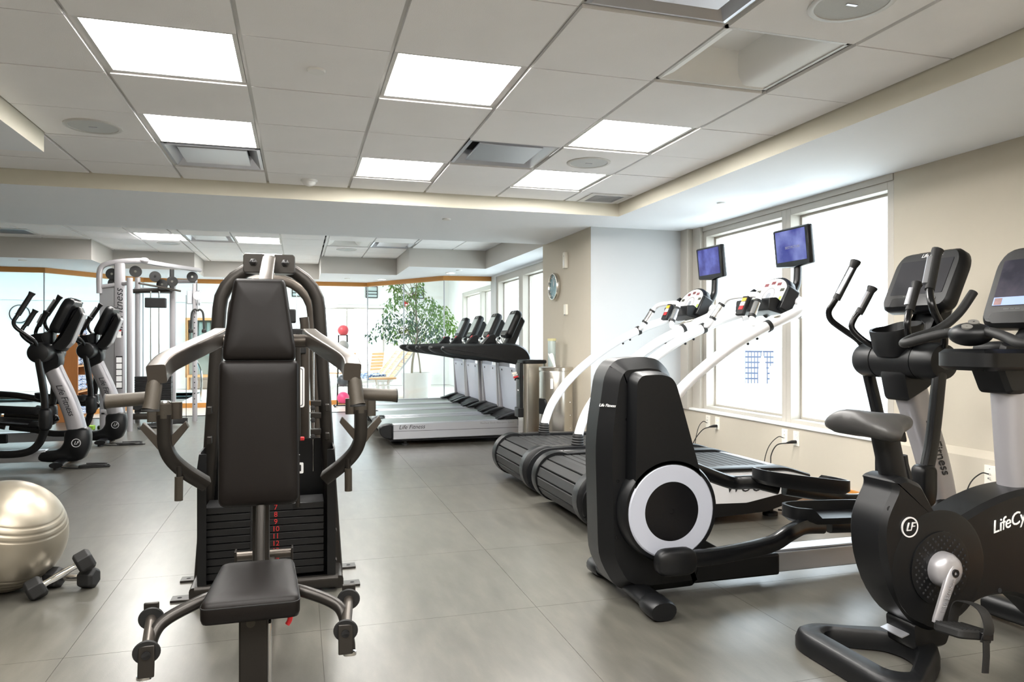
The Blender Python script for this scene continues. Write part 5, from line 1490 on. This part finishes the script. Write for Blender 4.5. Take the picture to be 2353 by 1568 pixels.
# ================================================================ BALL, DUMBBELLS, MEDICINE BALLS
R0 = .256
ax = V((.30, -.25, .92)).normalized()
pr_ = []
grooves = [-.66, -.56, -.46, -.36, .42, .52, .62]
for i in range(121):
    h_ = -1 + 2 * i / 120
    a = math.asin(max(-1, min(1, h_)))
    r_ = R0 * math.cos(a)
    z_ = R0 * math.sin(a)
    dd = min(abs(h_ - q) for q in grooves)
    k = 1 - .013 * math.exp(-(dd / .011) ** 2)
    pr_.append((max(r_ * k, 1e-4), z_ * k))
eb = G().lathe(pr_, o=(0, 0, 0), ax=ax, n=72).build('exercise_ball', M['ballsilver'], loc=(-1.318, 3.92, R0 * .995), smooth=80)
tag(eb, 'large silver exercise ball with ribbed rings on the floor', 'exercise ball')
def dumbbell(p0, p1, label, roll):
    P0, P1 = V(p0), V(p1)
    L = (P1 - P0).length
    t = thing('dumbbell', label, 'dumbbell', P0.lerp(P1, .5), 0, 'black hex dumbbells')
    d = (P1 - P0).normalized()
    u = V((0, 0, 1)); s_ = d.cross(u).normalized(); u = s_.cross(d)
    for sg in (-1, 1):
        g_ = G()
        def hx(r, z):
            return [d * (sg * (L / 2 + z)) + (s_ * math.cos(q) + u * math.sin(q)) * r for q in [roll + PI / 3 * i for i in range(6)]]
        g_.rings([hx(.040, -.036), hx(.052, -.026), hx(.052, .026), hx(.038, .038)])
        g_.build('head', M['rubber'], t, bevel=.004, smooth=0)
    hp = [(.016, -L / 2 + .03), (.0135, -.055), (.016, -.03), (.017, 0), (.016, .03), (.0135, .055), (.016, L / 2 - .03)]
    G().lathe(hp, ax=d, n=18).build('handle', M['chrome'], t)
    return t
dumbbell((-1.112, 3.905, .046), (-.955, 3.855, .046), 'black hex dumbbell lying flat on the floor beside the silver ball', PI / 6 + .0)
dumbbell((-1.14, 3.745, .047), (-.962, 3.81, .138), 'black hex dumbbell leaning across another beside the silver ball', PI / 6)
mr_ = thing('ball_rack', 'black upright medicine ball rack by the glass partition', 'ball rack', (.76, 13.36, .004))
for s in (-1, 1):
    G().sweep([(s * .10, 0, .03), (s * .075, .02, 1.28)], .012, n=10).build('upright', M['tube'], mr_)
    G().sweep([(s * .15, -.16, .012), (s * .11, 0, .03), (s * .15, .16, .012)], .013, n=10).build('foot', M['tube'], mr_)
G().sweep([(-.17, 0, .02), (.17, 0, .02)], .012, n=10).build('base_bar', M['tube'], mr_)
ZB = [.145, .455, .775, 1.085, 1.365]
for z in ZB:
    sr_ = .055
    G().rings([[V((sr_ * math.cos(a) * 1.5, -.05 + sr_ * math.sin(a) * 1.1, z - .085 + q)) for a in [2 * PI * i / 20 for i in range(20)]] for q in (0, .008)], cap=False).build('cradle', M['tube'], mr_)
    G().box(-.09, .09, -.01, .012, z - .09, z - .078).build('cradle_arm', M['tube'], mr_)
for z, c_, r_, nm in zip(ZB, [(214, 70, 120), (70, 76, 82), (50, 86, 190), (160, 162, 158), (222, 92, 100)], [.108, .108, .105, .100, .098], ['pink', 'charcoal', 'blue', 'grey', 'coral red']):
    o = G().ball((0, 0, 0), r_, 28, 18).build('medicine_ball', mat('rubber_ball_' + nm.replace(' ', '_'), rgb(*c_), .35, bump=.05, bscale=200), loc=(.76, 13.30, z + .012 + r_ - .1), smooth=80)
    tag(o, nm + ' medicine ball on the upright black rack', 'medicine ball')
# ================================================================ SEATED PRESS WEIGHT MACHINE (faces -Y, origin on the floor under the arch)
GM = thing('weight_machine', 'dark seated press weight machine with black padded seat and plate stack', 'weight machine', (-.135, 3.65, 0))
def gt(name, pts, w_, h_=None, m='gun', k=0, e=3.6, n=14, up=(0, 0, 1), par=None, taper=None):
    return G().sweep(cr(pts, k) if k else pts, w_, h_, n, e, up, taper).build(name, M[m], par or GM)
# arches
def arch(name, y, zt, wb, wt, r, m, z0=0.0):
    P = [(-wb, y, z0), (-wb + (wb - wt) * .5, y, z0 + .62)]
    zs = zt - wt * .92
    P += [(-wt - .008, y, zs - .12)]
    for i in range(0, 13):
        a = PI - PI * i / 12
        P.append((wt * math.cos(a), y, zs + (zt - zs) * math.sin(a)))
    P += [(wt + .008, y, zs - .12), (wb - (wb - wt) * .5, y, z0 + .62), (wb, y, z0)]
    return gt(name, P, r, r, m, 0, 3.4, 14, up=(0, 1, 0))
arch('front_arch', .10, 1.535, .315, .232, .032, 'gun')
arch('rear_arch', .50, 1.505, .25, .205, .027, 'gunhi')
# feet
for s in (-1, 1):
    for y in (-.10, .18):
        fp = G().box(-.055, .055, -.035, .035, 0, .010).build('foot_plate', M['gun'], GM, bevel=.002, loc=(s * .36, y, 0))
        G().lathe([(.010, .010), (.010, .0105), (0, .0105)], o=(s * .02, 0, 0), n=12).build('bolt_hole', M['void'], fp)
    gt('base_skid', [(s * .315, -.14, .03), (s * .315, .55, .03)], .022, .03)
# shroud
for s in (-1, 1):
    G().prism(rnd_poly([(-.16, .05), (.20, .05), (.20, .66), (-.10, .66), (-.16, .58)], .01), s * .292, s * .300, 'yz').build('shroud_side', M['black'], GM)
    G().prism(rnd_poly([(s * .30, .05), (s * .30, .60), (s * .292, .66), (s * .262, .66), (s * .262, .05)], .004), -.162, -.154, 'xz').build('shroud_lip', M['black'], GM)
    for z in (.12, .26):
        G().lathe([(.010, 0), (.010, .01), (0, .012)], o=(s * .298, -.08, z), ax=(s, 0, 0), n=6).build('side_bolt', M['gun'], GM)
G().box(-.30, .30, .196, .204, .05, .67).build('shroud_back', M['black'], GM)
G().box(-.30, .30, -.16, .20, .045, .06).build('shroud_floor', M['black'], GM)
gt('front_beam', [(-.31, -.16, .045), (.31, -.16, .045)], .022, .028)
# weight stack
for n_ in range(1, 17):
    z = .36 - (n_ - 8) * .0335
    wide = n_ >= 7
    g_ = G().box(-.262 if wide else -.10, .262 if wide else .105, -.115 if wide else -.095, .06, -.0158, .0158)
    wp = g_.build('weight_plate', M['iron'], GM, bevel=.003, seg=1, loc=(-.013 if wide else 0, 0, z))
    if n_ >= 7:
        text('plate_number', str(n_), .034, M['redprint'], wp, frame((.045, -.1155, 0), (1, 0, 0), (0, 0, 1)), .0008, 0, spacing=.95)
        G().lathe([(.004, 0), (.004, .001), (0, .001)], o=(.003, -.1152, 0), ax=(0, -1, 0), n=10).build('pin_hole', M['void'], wp)
for x in (-.06, .06):
    gt('guide_rod', [(x, -.02, .06), (x, -.02, 1.45)], .010, m='chrome', e=2)
gt('lift_cable', [(-.075, -.145, .20), (-.072, -.145, .55)], .004, m='rubber', e=2)
G().box(-.045, .14, .06, .085, .82, 1.06).build('placard_board', M['gun'], GM, bevel=.004)
pc = G().prism(rnd_poly([(-.03, .855), (.16, .855), (.16, 1.045), (-.03, 1.045)], .012), -.118, -.114, 'xz').build('placard', M['whiteprint'], GM)
gt('placard_post', [(.13, -.105, .70), (.13, -.105, 1.20)], .022, .012, m='gun')
G().prism(rnd_poly([(-.022, .862), (.153, .862), (.153, 1.038), (-.022, 1.038)], .01), -.1188, -.118, 'xz').build('placard_border', M['blackprint'], pc)
G().prism(rnd_poly([(-.019, .865), (.150, .865), (.150, 1.035), (-.019, 1.035)], .009), -.1194, -.1186, 'xz').build('placard_face', M['whiteprint'], pc)
for k in range(5):
    G().box(.09, .14, -.1200, -.1192, 1.005 - k * .03, 1.009 - k * .03).build('placard_print', M['greyprint'], pc, smooth=0)
lb = G().prism(rnd_poly([(.105, .555), (.155, .555), (.155, .605), (.105, .605)], .006), -.169, -.166, 'xz').build('warning_sticker', M['whiteprint'], GM)
gt('stack_post', [(.13, -.155, .40), (.13, -.155, .64)], .018, .010, m='gun')
G().prism(rnd_poly([(.115, .565), (.145, .565), (.145, .595), (.115, .595)], .004), -.1697, -.1688, 'xz').build('sticker_figure', M['blackprint'], lb)
# tower hardware between the arches
gt('tower_post', [(.165, .28, .10), (.165, .28, 1.25), (.16, .28, 1.29)], .028, .024, m='gunhi')
gt('tower_rod', [(.205, .20, .5), (.205, .20, 1.2)], .006, m='chrome', e=2)
G().box(.07, .17, .24, .32, 1.10, 1.23).build('pulley_block', M['iron'], GM, bevel=.006)
G().box(.07, .12, .22, .30, 1.26, 1.33).build('pulley_block', M['iron'], GM, bevel=.006)
for z in (.80, .86, .72):
    G().cbox((.215, .05, z), (.05, .05, .028)).build('adjust_lug', M['gun'], GM, bevel=.003)
    G().lathe([(.012, 0), (.012, .018), (0, .02)], o=(.20, .02, z - .02), ax=(0, -1, 0), n=8).build('lug_knob', M['rubber'], GM)
for s in (-1, 1):
    for z in (.70, .84):
        G().cbox((s * .268, .02, z), (.02, .05, .035)).build('arch_lug', M['gun'], GM, bevel=.003)
G().cbox((.14, -.05, .70), (.04, .02, .018)).build('red_tab', M['red'], GM, bevel=.004)
G().box(-.03, .06, -.05, .0, .30, .66).build('selector_stem', M['iron'], GM, bevel=.004)
# top bracket with bolts
for s in (-1, 1):
    b_ = G().prism(rnd_poly([(s * .022, 1.49), (s * .112, 1.49), (s * .117, 1.50), (s * .117, 1.57), (s * .108, 1.58), (s * .022, 1.58)], .004), -.02, .10, 'xz', (.004, .003)).build('top_bracket', M['gun'], GM)
    G().lathe([(.019, 0), (.019, .004), (.013, .005), (.013, .014), (.006, .016), (0, .016)], o=(s * .072, -.021, 1.538), ax=(0, -1, 0), n=6).build('bracket_bolt', M['gloss'], GM, smooth=20)
# curved mast from the seat frame up to the bracket
gt('mast', [(0, -.78, .10), (0, -.78, .60), (0, -.76, .95), (0, -.66, 1.22), (0, -.44, 1.40), (0, -.20, 1.50), (0, -.03, 1.555)], .018, .030, 'gunhi', 5, 3.4)
gt('floor_beam', [(0, -1.50, .04), (0, -.10, .04)], .036, .034)
gt('cross_foot', [(-.26, -1.30, .03), (.26, -1.30, .03)], .03, .03)
# seat post, seat
G().box(-.038, .045, -1.34, -1.24, .04, .352).build('seat_post', M['gun'], GM, bevel=.006)
G().lathe([(.013, 0), (.013, -.001), (0, -.001)], o=(-.004, -1.3405, .315), ax=(0, 1, 0), n=18).build('post_hole', M['grip'], GM)
G().box(.040, .054, -1.31, -1.25, .04, .30).build('post_rail', M['chrome'], GM, bevel=.003)
def pad(name, outline, t0, t1, m4, rad=.018, parent=GM, curve=None):
    """cushion: outline (u,v) puffed along w"""
    def off(k, z):
        cx_ = sum(p[0] for p in outline) / len(outline); cy_ = sum(p[1] for p in outline) / len(outline)
        out = []
        for p in outline:
            d = V((p[0] - cx_, p[1] - cy_)); L = d.length
            q = d * ((L - k) / L)
            out.append(V((cx_ + q.x, cy_ + q.y, z)))
        return out
    R = [off(rad, t0), off(rad * .3, t0 + rad * .25), off(0, t0 + rad), off(0, t1 - rad), off(rad * .3, t1 - rad * .3), off(rad, t1), off(rad * 3, t1 + .003), off(rad * 5.0, t1 + .0045)]
    g_ = G().rings(R)
    g_.xf(m4)
    o = g_.build(name, M['leather'], parent, smooth=50)
    # piping seam
    g2 = G().sweep(off(.0015, t1 - rad * .9), .0022, n=6, closed=True, up=(0, 0, 1)); g2.xf(m4)
    g2.build('seam', M['stitch'], o)
    return o
seat = rnd_poly([(-.140, -.165), (.140, -.165), (.118, .175), (-.108, .175)], .028, 4)
pad('seat_pad', seat, 0, .068, frame((0, -1.255, .355), (1, 0, .0), (0, 1, .07)))
bk = rnd_poly([(-.134, -.255), (.134, -.255), (.134, .245), (.124, .258), (-.124, .258), (-.134, .245)], .03, 4)
pad('back_pad', bk, 0, .062, frame((0, -.885, .835), (1, 0, 0), (0, .05, 1)), .02)
hd_ = rnd_poly([(-.122, -.148), (.122, -.148), (.122, -.10), (.088, .135), (.082, .148), (-.082, .148), (-.088, .135), (-.122, -.10)], .018, 4)
pad('head_pad', hd_, 0, .085, frame((0, -.835, 1.235), (1, 0, 0), (0, .10, 1)), .022)
gt('back_frame', [(0, -.81, .33), (0, -.81, 1.25)], .022, .03, 'gun')
G().box(-.08, .09, -.84, -.82, 1.00, 1.16).build('pad_plate', M['gun'], GM)
gt('lower_upright', [(.005, -1.02, .33), (.005, -.93, .60)], .0155, .014, 'gun')
# roller under the back pad
gt('stop_roller', [(-.105, -.55, .30), (.105, -.55, .30)], .018, m='gunhi', e=2)
for s in (-1, 1):
    G().box(s * .108 - .004, s * .108 + .004, -.575, -.525, .265, .325).build('roller_bracket', M['gun'], GM, bevel=.002)
gt('roller_arm', [(.03, -.56, .28), (.03, -.9, .30)], .014, .014, 'gun')
# red pull pin under the seat
gt('pin_barrel', [(.04, -1.27, .312), (.085, -1.27, .312)], .014, m='gun', e=2)
gt('pull_pin', [(.085, -1.27, .312), (.105, -1.27, .314), (.112, -1.27, .33), (.108, -1.27, .29), (.10, -1.27, .275)], .008, m='red', e=2, k=3)
# press arms
for s in (-1, 1):
    gt('pivot_tube', [(0, -.70, 1.165), (s * .175, -.70, 1.165)], .026, m='gunhi', e=2)
    ox = .010
    pa = gt('press_arm', [(s * .165 + ox, -.64, 1.185), (s * .185 + ox, -.76, 1.165), (s * .245 + ox, -.98, 1.122), (s * .278 + ox, -1.09, 1.098), (s * .292 + ox, -1.14, 1.080), (s * .294 + ox, -1.21, 1.062)], .028, .030, 'gunhi', 4, 8, 20)
    gd = G().sweep([(s * .303 + ox, -1.185, 1.040), (s * .304 + ox, -1.19, 1.025), (s * .309 + ox, -1.20, .97), (s * .312 + ox, -1.205, .952)], .0235, n=16, taper=[.9, 1, 1, 1.08]).build('grip', M['grip'], GM)
    G().lathe([(.026, 0), (.026, .006), (.004, .008), (0, .008)], o=(s * .312 + ox, -1.205, .954), ax=(.03 * s, -.1, -1), n=18).build('grip_cap', M['rubber'], gd)
    gh = G().sweep([(s * .315 + ox, -1.155, .985), (s * .33 + ox, -1.155, .985), (s * .43 + ox, -1.15, .978), (s * .445 + ox, -1.15, .977)], .0215, n=16, taper=[.9, 1, 1, 1.08]).build('grip', M['grip'], GM)
    G().lathe([(.024, 0), (.024, .004), (0, .005)], o=(s * .445 + ox, -1.15, .977), ax=(s, 0, 0), n=18).build('grip_cap', M['rubber'], gh)
    # swinging lever
    x0 = s * .40
    gt('lever_collar', [(x0, -.35, .845), (x0, -.35, .905)], .034, m='grip', e=2, n=18)
    G().lathe([(.026, 0), (.027, .006), (.020, .012), (0, .013)], o=(x0, -.35, .905), n=22).build('collar_cap', M['chrome'], GM)
    gt('lever_clevis', [(x0 + s * .045, -.35, .83), (x0 + s * .045, -.35, .92)], .016, .022, 'grip')
    gt('lever_clevis', [(x0 - s * .045, -.35, .84), (x0 - s * .045, -.35, .91)], .014, .022, 'gunhi')
    gt('lever', [(x0, -.35, .86), (x0, -.35, .78), (s * .395, -.35, .72), (s * .37, -.34, .665), (s * .32, -.32, .61), (s * .25, -.28, .55)], .028, .032, 'gun', 4, 5, up=(0, 1, 0))
    for d in (-1, 1):
        G().prism([(x0 + d * .02, .765), (x0 + d * .02, .71), (x0 + d * .092, .805), (x0 + d * .080, .83)], -.365, -.330, 'xz').build('lever_fin', M['gunhi'], GM, bevel=.002)
    gt('handle_link', [(s * .345, -.36, .645), (s * .345, -.36, .59)], .011, m='gun', e=2)
    gt('hanging_grip', [(s * .345, -.36, .60), (s * .346, -.36, .50)], .0165, m='grip', e=2, n=16)
    # leg extension tube and roller spool
    gt('leg_tube', [(s * .10, -1.24, .375), (s * .145, -1.27, .375), (s * .235, -1.31, .345), (s * .268, -1.345, .315), (s * .28, -1.39, .25), (s * .282, -1.40, .225)], .0185, m='gun', e=2, k=5)
    G().lathe([(.020, 0), (.020, -.01), (0, -.012)], o=(s * .283, -1.402, .222), ax=(0, .15, 1), n=16).build('tube_cap', M['chrome'], GM)
    a0, a1 = V((s * .288, -1.27, .335)), V((s * .268, -1.45, .305))
    dv = (a1 - a0).normalized()
    G().cyl(a0, a1, .0155, n=18).build('roller_bar', M['gunhi'], GM)
    for q, sg in ((a0, 1), (a1, -1)):
        G().lathe([(.034, -.004), (.036, 0), (.034, .005), (.016, .006)], o=q, ax=dv * sg, n=28).build('roller_flange', M['rubber'], GM)
    G().cbox(a1 + dv * .010 + V((0, 0, -.020)), (.042, .010, .085), Mx.Rotation(-.15, 3, 'X')).build('roller_end_plate', M['gun'], GM, bevel=.003)
    G().cbox(a0 - dv * .012 + V((0, 0, .005)), (.042, .012, .075)).build('roller_back_plate', M['gun'], GM, bevel=.003)
    G().lathe([(.012, 0), (.012, .004), (.005, .004), (0, .002)], o=a1 + dv * .015 + V((0, 0, .0)), ax=dv, n=18).build('roller_bolt', M['gloss'], GM)

# ================================================================ CABLE CROSSOVER MACHINE
CM = thing('cable_machine', 'tall silver cable pulley machine behind the elliptical trainers', 'cable machine', (-2.0, 10.9, 0))
def ct(name, pts, w_, h_=None, m='silver', k=0, e=3.4, n=12, up=(0, 0, 1), par=None):
    return G().sweep(cr(pts, k) if k else pts, w_, h_, n, e, up).build(name, M[m], par or CM)
col = ct('column', [(-.26, -.30, .0), (-.26, -.30, 2.20)], .065, .04, 'silver', up=(0, 1, 0))
text('brand_lettering', 'Life Fitness', .14, M['blackprint'], col, frame((-.26, -.3415, 1.55), (0, 0, 1), (-1, 0, 0)), .0008, .3)
G().box(-.30, -.22, -.343, -.3405, .55, .98).build('instruction_placard', M['blackprint'], col, smooth=0)
for k in range(5):
    G().box(-.293, -.227, -.345, -.343, .565 + k * .082, .635 + k * .082).build('placard_panel', M['whiteprint'], col, smooth=0)
G().box(-.285, -.235, -.343, -.3405, 1.22, 1.32).build('warning_label', M['whiteprint'], col, smooth=0)
G().box(-.285, -.235, -.3445, -.343, 1.305, 1.32).build('label_band', M['redprint'], col, smooth=0)
G().box(-.50, -.30, -.30, -.29, .22, 1.90).build('shroud_panel', M['alu'], CM, bevel=.004)
ct('top_loop', [(-.50, -.30, 1.80), (-.50, -.30, 2.05), (-.47, -.30, 2.15), (-.38, -.30, 2.195), (-.22, -.30, 2.225), (.03, -.30, 2.245)], .034, .034, 'silver', 5)
G().ball((.03, -.30, 2.245), .05, 16, 10, 1.2, 1, .8).build('loop_end', M['silver'], CM)
ct('loop_bar', [(-.50, -.30, 1.885), (-.2, -.30, 1.93)], .028, .028)
ct('front_post', [(-.115, -.44, .0), (-.115, -.44, 2.0)], .035, .035, 'silver')
ct('post_link', [(-.24, -.30, 1.93), (-.115, -.42, 1.93)], .025, .025)
ct('side_post', [(.21, .80, .0), (.21, .80, 2.12)], .042, .042, 'silver')
ct('far_post', [(.53, .65, .0), (.53, .65, 2.02)], .034, .034, 'silver')
ct('rear_post', [(-.25, .75, .0), (-.25, .75, 2.1)], .035, .035)
ct('top_beam', [(.03, -.30, 2.235), (.15, .0, 2.235), (.60, .66, 2.225)], .030, .030, 'silver', 4)
ct('upper_crossbar', [(-.30, .78, 1.92), (.22, .80, 1.92)], .04, .04)
ct('stack_crossbar', [(-.30, .70, 1.90), (.22, .72, 1.93)], .028, .032, 'gun')
ct('side_beam', [(.21, .80, 2.06), (.55, .66, 2.06)], .03, .03)
ct('base_beam', [(-.28, .55, .10), (.22, .55, .10)], .045, .045, 'gunhi')
ct('base_beam', [(-.48, -.30, .24), (-.28, -.30, .24)], .045, .045)
ct('base_foot', [(-.45, -.30, .0), (-.45, -.30, .24)], .045, .045)
ct('base_foot', [(-.28, .55, .0), (-.28, .55, .10)], .03, .03)
ct('base_foot', [(.21, .55, .0), (.21, .55, .10)], .03, .03)
for x in (-.05, .06):
    ct('guide_rod', [(x, .60, .14), (x, .60, 1.90)], .011, m='chrome', e=2)
G().box(-.12, .15, .54, .66, 1.66, 1.80).build('carriage_block', M['iron'], CM, bevel=.008)
ps = G().box(-.24, .24, -.07, .07, -.0155, .0155).mesh('weight_plate', M['iron'], 0)
for k in range(15):
    link('weight_plate', ps, CM, loc=(-.01, .60, .17 + k * .0345))
G().box(-.05, .06, .54, .66, .68, .80).build('stack_head', M['iron'], CM, bevel=.006)
for k in range(14):
    G().box(-.035, .035, .527, .530, .168 + k * .0345, .178 + k * .0345).build('plate_label', M['whiteprint'], CM, smooth=0)
def pulley(c_, r=.075, ax=(0, 1, 0)):
    p_ = G().lathe([(r, -.016), (r * .9, -.004), (r * .9, .004), (r, .016)], o=c_, ax=ax, n=26).build('pulley', M['rubber'], CM)
    G().lathe([(.016, -.02), (.016, .02)], o=c_, ax=ax, n=12).build('pulley_hub', M['chrome'], p_)
for c_ in ((.05, .35, 2.09), (.12, .48, 1.99), (.24, .55, 2.04), (.50, .62, 2.12), (-.36, -.26, 2.06), (-.34, -.24, 1.94), (-.08, -.26, 2.10)):
    pulley(c_)
for c_ in ((-.05, .42, .30), (-.2, .42, .28)):
    pulley(c_, .08)
ct('cable', [(.06, .42, 2.05), (.06, .60, 1.80)], .004, m='rubber', e=2)
ct('cable', [(.42, .60, .06), (.42, .60, 1.85)], .004, m='rubber', e=2)
ct('cable', [(.56, .62, 2.05), (.56, .62, 1.72)], .004, m='rubber', e=2)
cg_ = G().prism(rnd_poly([(-.05, -.10), (.05, -.10), (.05, .12), (-.05, .12)], .045, 5), -.03, .03, 'yz').build('pulley_carriage', M['alu'], CM, loc=(.58, .62, 1.80), bevel=.006)
G().box(.43, .50, .59, .66, 1.72, 1.92).build('carriage_sleeve', M['alu'], CM, bevel=.008)
G().lathe([(.055, -.004), (.055, .004)], o=(.575, .57, 1.84), ax=(0, 1, 0), n=26).build('carriage_disc', M['white'], CM)
for k in range(18):
    G().lathe([(.009, 0), (.009, .002), (0, .002)], o=(.53, .616, .25 + k * .08), ax=(0, -1, 0), n=10).build('post_hole', M['void'], CM)
ct('strap_hook', [(.235, .56, 2.22), (.235, .55, 1.9)], .012, .03, 'rubber')
ct('storage_bar', [(-.05, -.2, 1.95), (.20, .4, 1.93), (.36, .5, 1.90)], .014, .014, 'gunhi', e=2)
tr_ = thing('triceps_rope', 'black twisted rope handle hanging from the cable machine pulley', 'rope handle', (-1.425, 11.47, 1.30))
for s in (-1, 1):
    G().sweep(cr([(0, 0, .32), (s * .035, 0, .34), (s * .075, 0, .29), (s * .085, 0, .15), (s * .09, 0, .03)], 5), .014, n=10).build('rope', M['rubber'], tr_)
    G().lathe([(.028, -.02), (.034, 0), (.030, .025), (.016, .035)], o=(s * .09, 0, .02), n=16).build('rope_stop', M['rubber'], tr_)
G().sweep([(0, 0, .33), (.005, 0, .40), (0, 0, .48)], .006, n=8).build('snap_hook', M['chrome'], tr_)
ha = thing('stirrup_handle', 'black stirrup handle and strap lying below the cable machine', 'cable handle', (-1.83, 10.72, 0))
G().sweep(cr([(-.10, 0, .02), (-.06, .02, .09), (0, .03, .15), (.06, .02, .09), (.10, 0, .02)], 4), .008, .004, 8, 3).build('strap', M['rubber'], ha)
G().sweep([(-.09, 0, .018), (.09, 0, .018)], .017, n=12).build('grip', M['rubber'], ha)
be = thing('ankle_strap', 'black padded strap with cord on the floor beside the cable machine', 'strap', (-1.72, 10.95, 0))
G().sweep(cr([(-.26, -.1, .012), (-.15, -.05, .02), (-.05, .04, .05), (.08, .10, .06), (.22, .10, .055)], 5), .006, .045, 8, 3).build('band', M['rubber'], be)
G().sweep(cr([(-.26, -.1, .012), (-.34, -.22, .02), (-.30, -.34, .012), (-.20, -.30, .008)], 5), .010, n=8).build('cord', M['rubber'], be)
gb = G().box(-.06, .06, -.05, .05, 0, .06).build('foam_block', M['green'], bevel=.008, loc=(-2.66, 10.78, 0))
tag(gb, 'small green foam block on the floor by the cable machine', 'foam block')
gb = G().prism(rnd_poly([(-.16, -.12), (.16, -.12), (.16, .12), (-.16, .12)], .05), 0, .05, 'xy', (.01, .01)).build('step_pad', M['black'], loc=(-2.42, 10.90, 0))
tag(gb, 'low black step pad next to the green foam block', 'step pad')

# ================================================================ TOWEL SHELF
TSX = thing('towel_shelf', 'orange wood towel shelf unit behind the elliptical trainers', 'shelf', (-3.22, 12.3, 0))
G().box(-.14, .14, -.43, -.40, 0, 1.26).build('side_panel', M['woodd'], TSX, bevel=.003)
G().box(-.14, .14, .37, .40, 0, 1.26).build('side_panel', M['woodd'], TSX, bevel=.003)
G().box(-.14, -.125, -.40, .37, 0, 1.26).build('back_panel', M['woodd'], TSX)
G().box(-.14, .15, -.44, .41, 1.24, 1.27).build('top', M['woodd'], TSX, bevel=.003)
for z in (.06, .44, .82):
    G().box(-.125, .14, -.40, .37, z - .02, z).build('shelf_board', M['woodh'], TSX, bevel=.002)
tw = G().prism(rnd_poly([(-.11, -.145), (.11, -.145), (.11, .145), (-.11, .145)], .04), 0, .075, 'xy', (.028, .025)).mesh('folded_towel', M['towel'], 60)
names = {.06: 'the bottom board', .44: 'the middle board', .82: 'the upper board', 1.27: 'the very top'}
for z, nm in names.items():
    for c_ in range(2):
        for k in range(3 if z < 1 else 2):
            o = link('folded_towel', tw, loc=(-3.22 + random.uniform(-.005, .01), 12.06 + c_ * .33 + random.uniform(-.01, .01), z + k * .074))
            tag(o, 'folded blue and white towel on %s of the wood shelf' % nm, 'towel', 'towels on ' + nm + ' of the wood shelf')
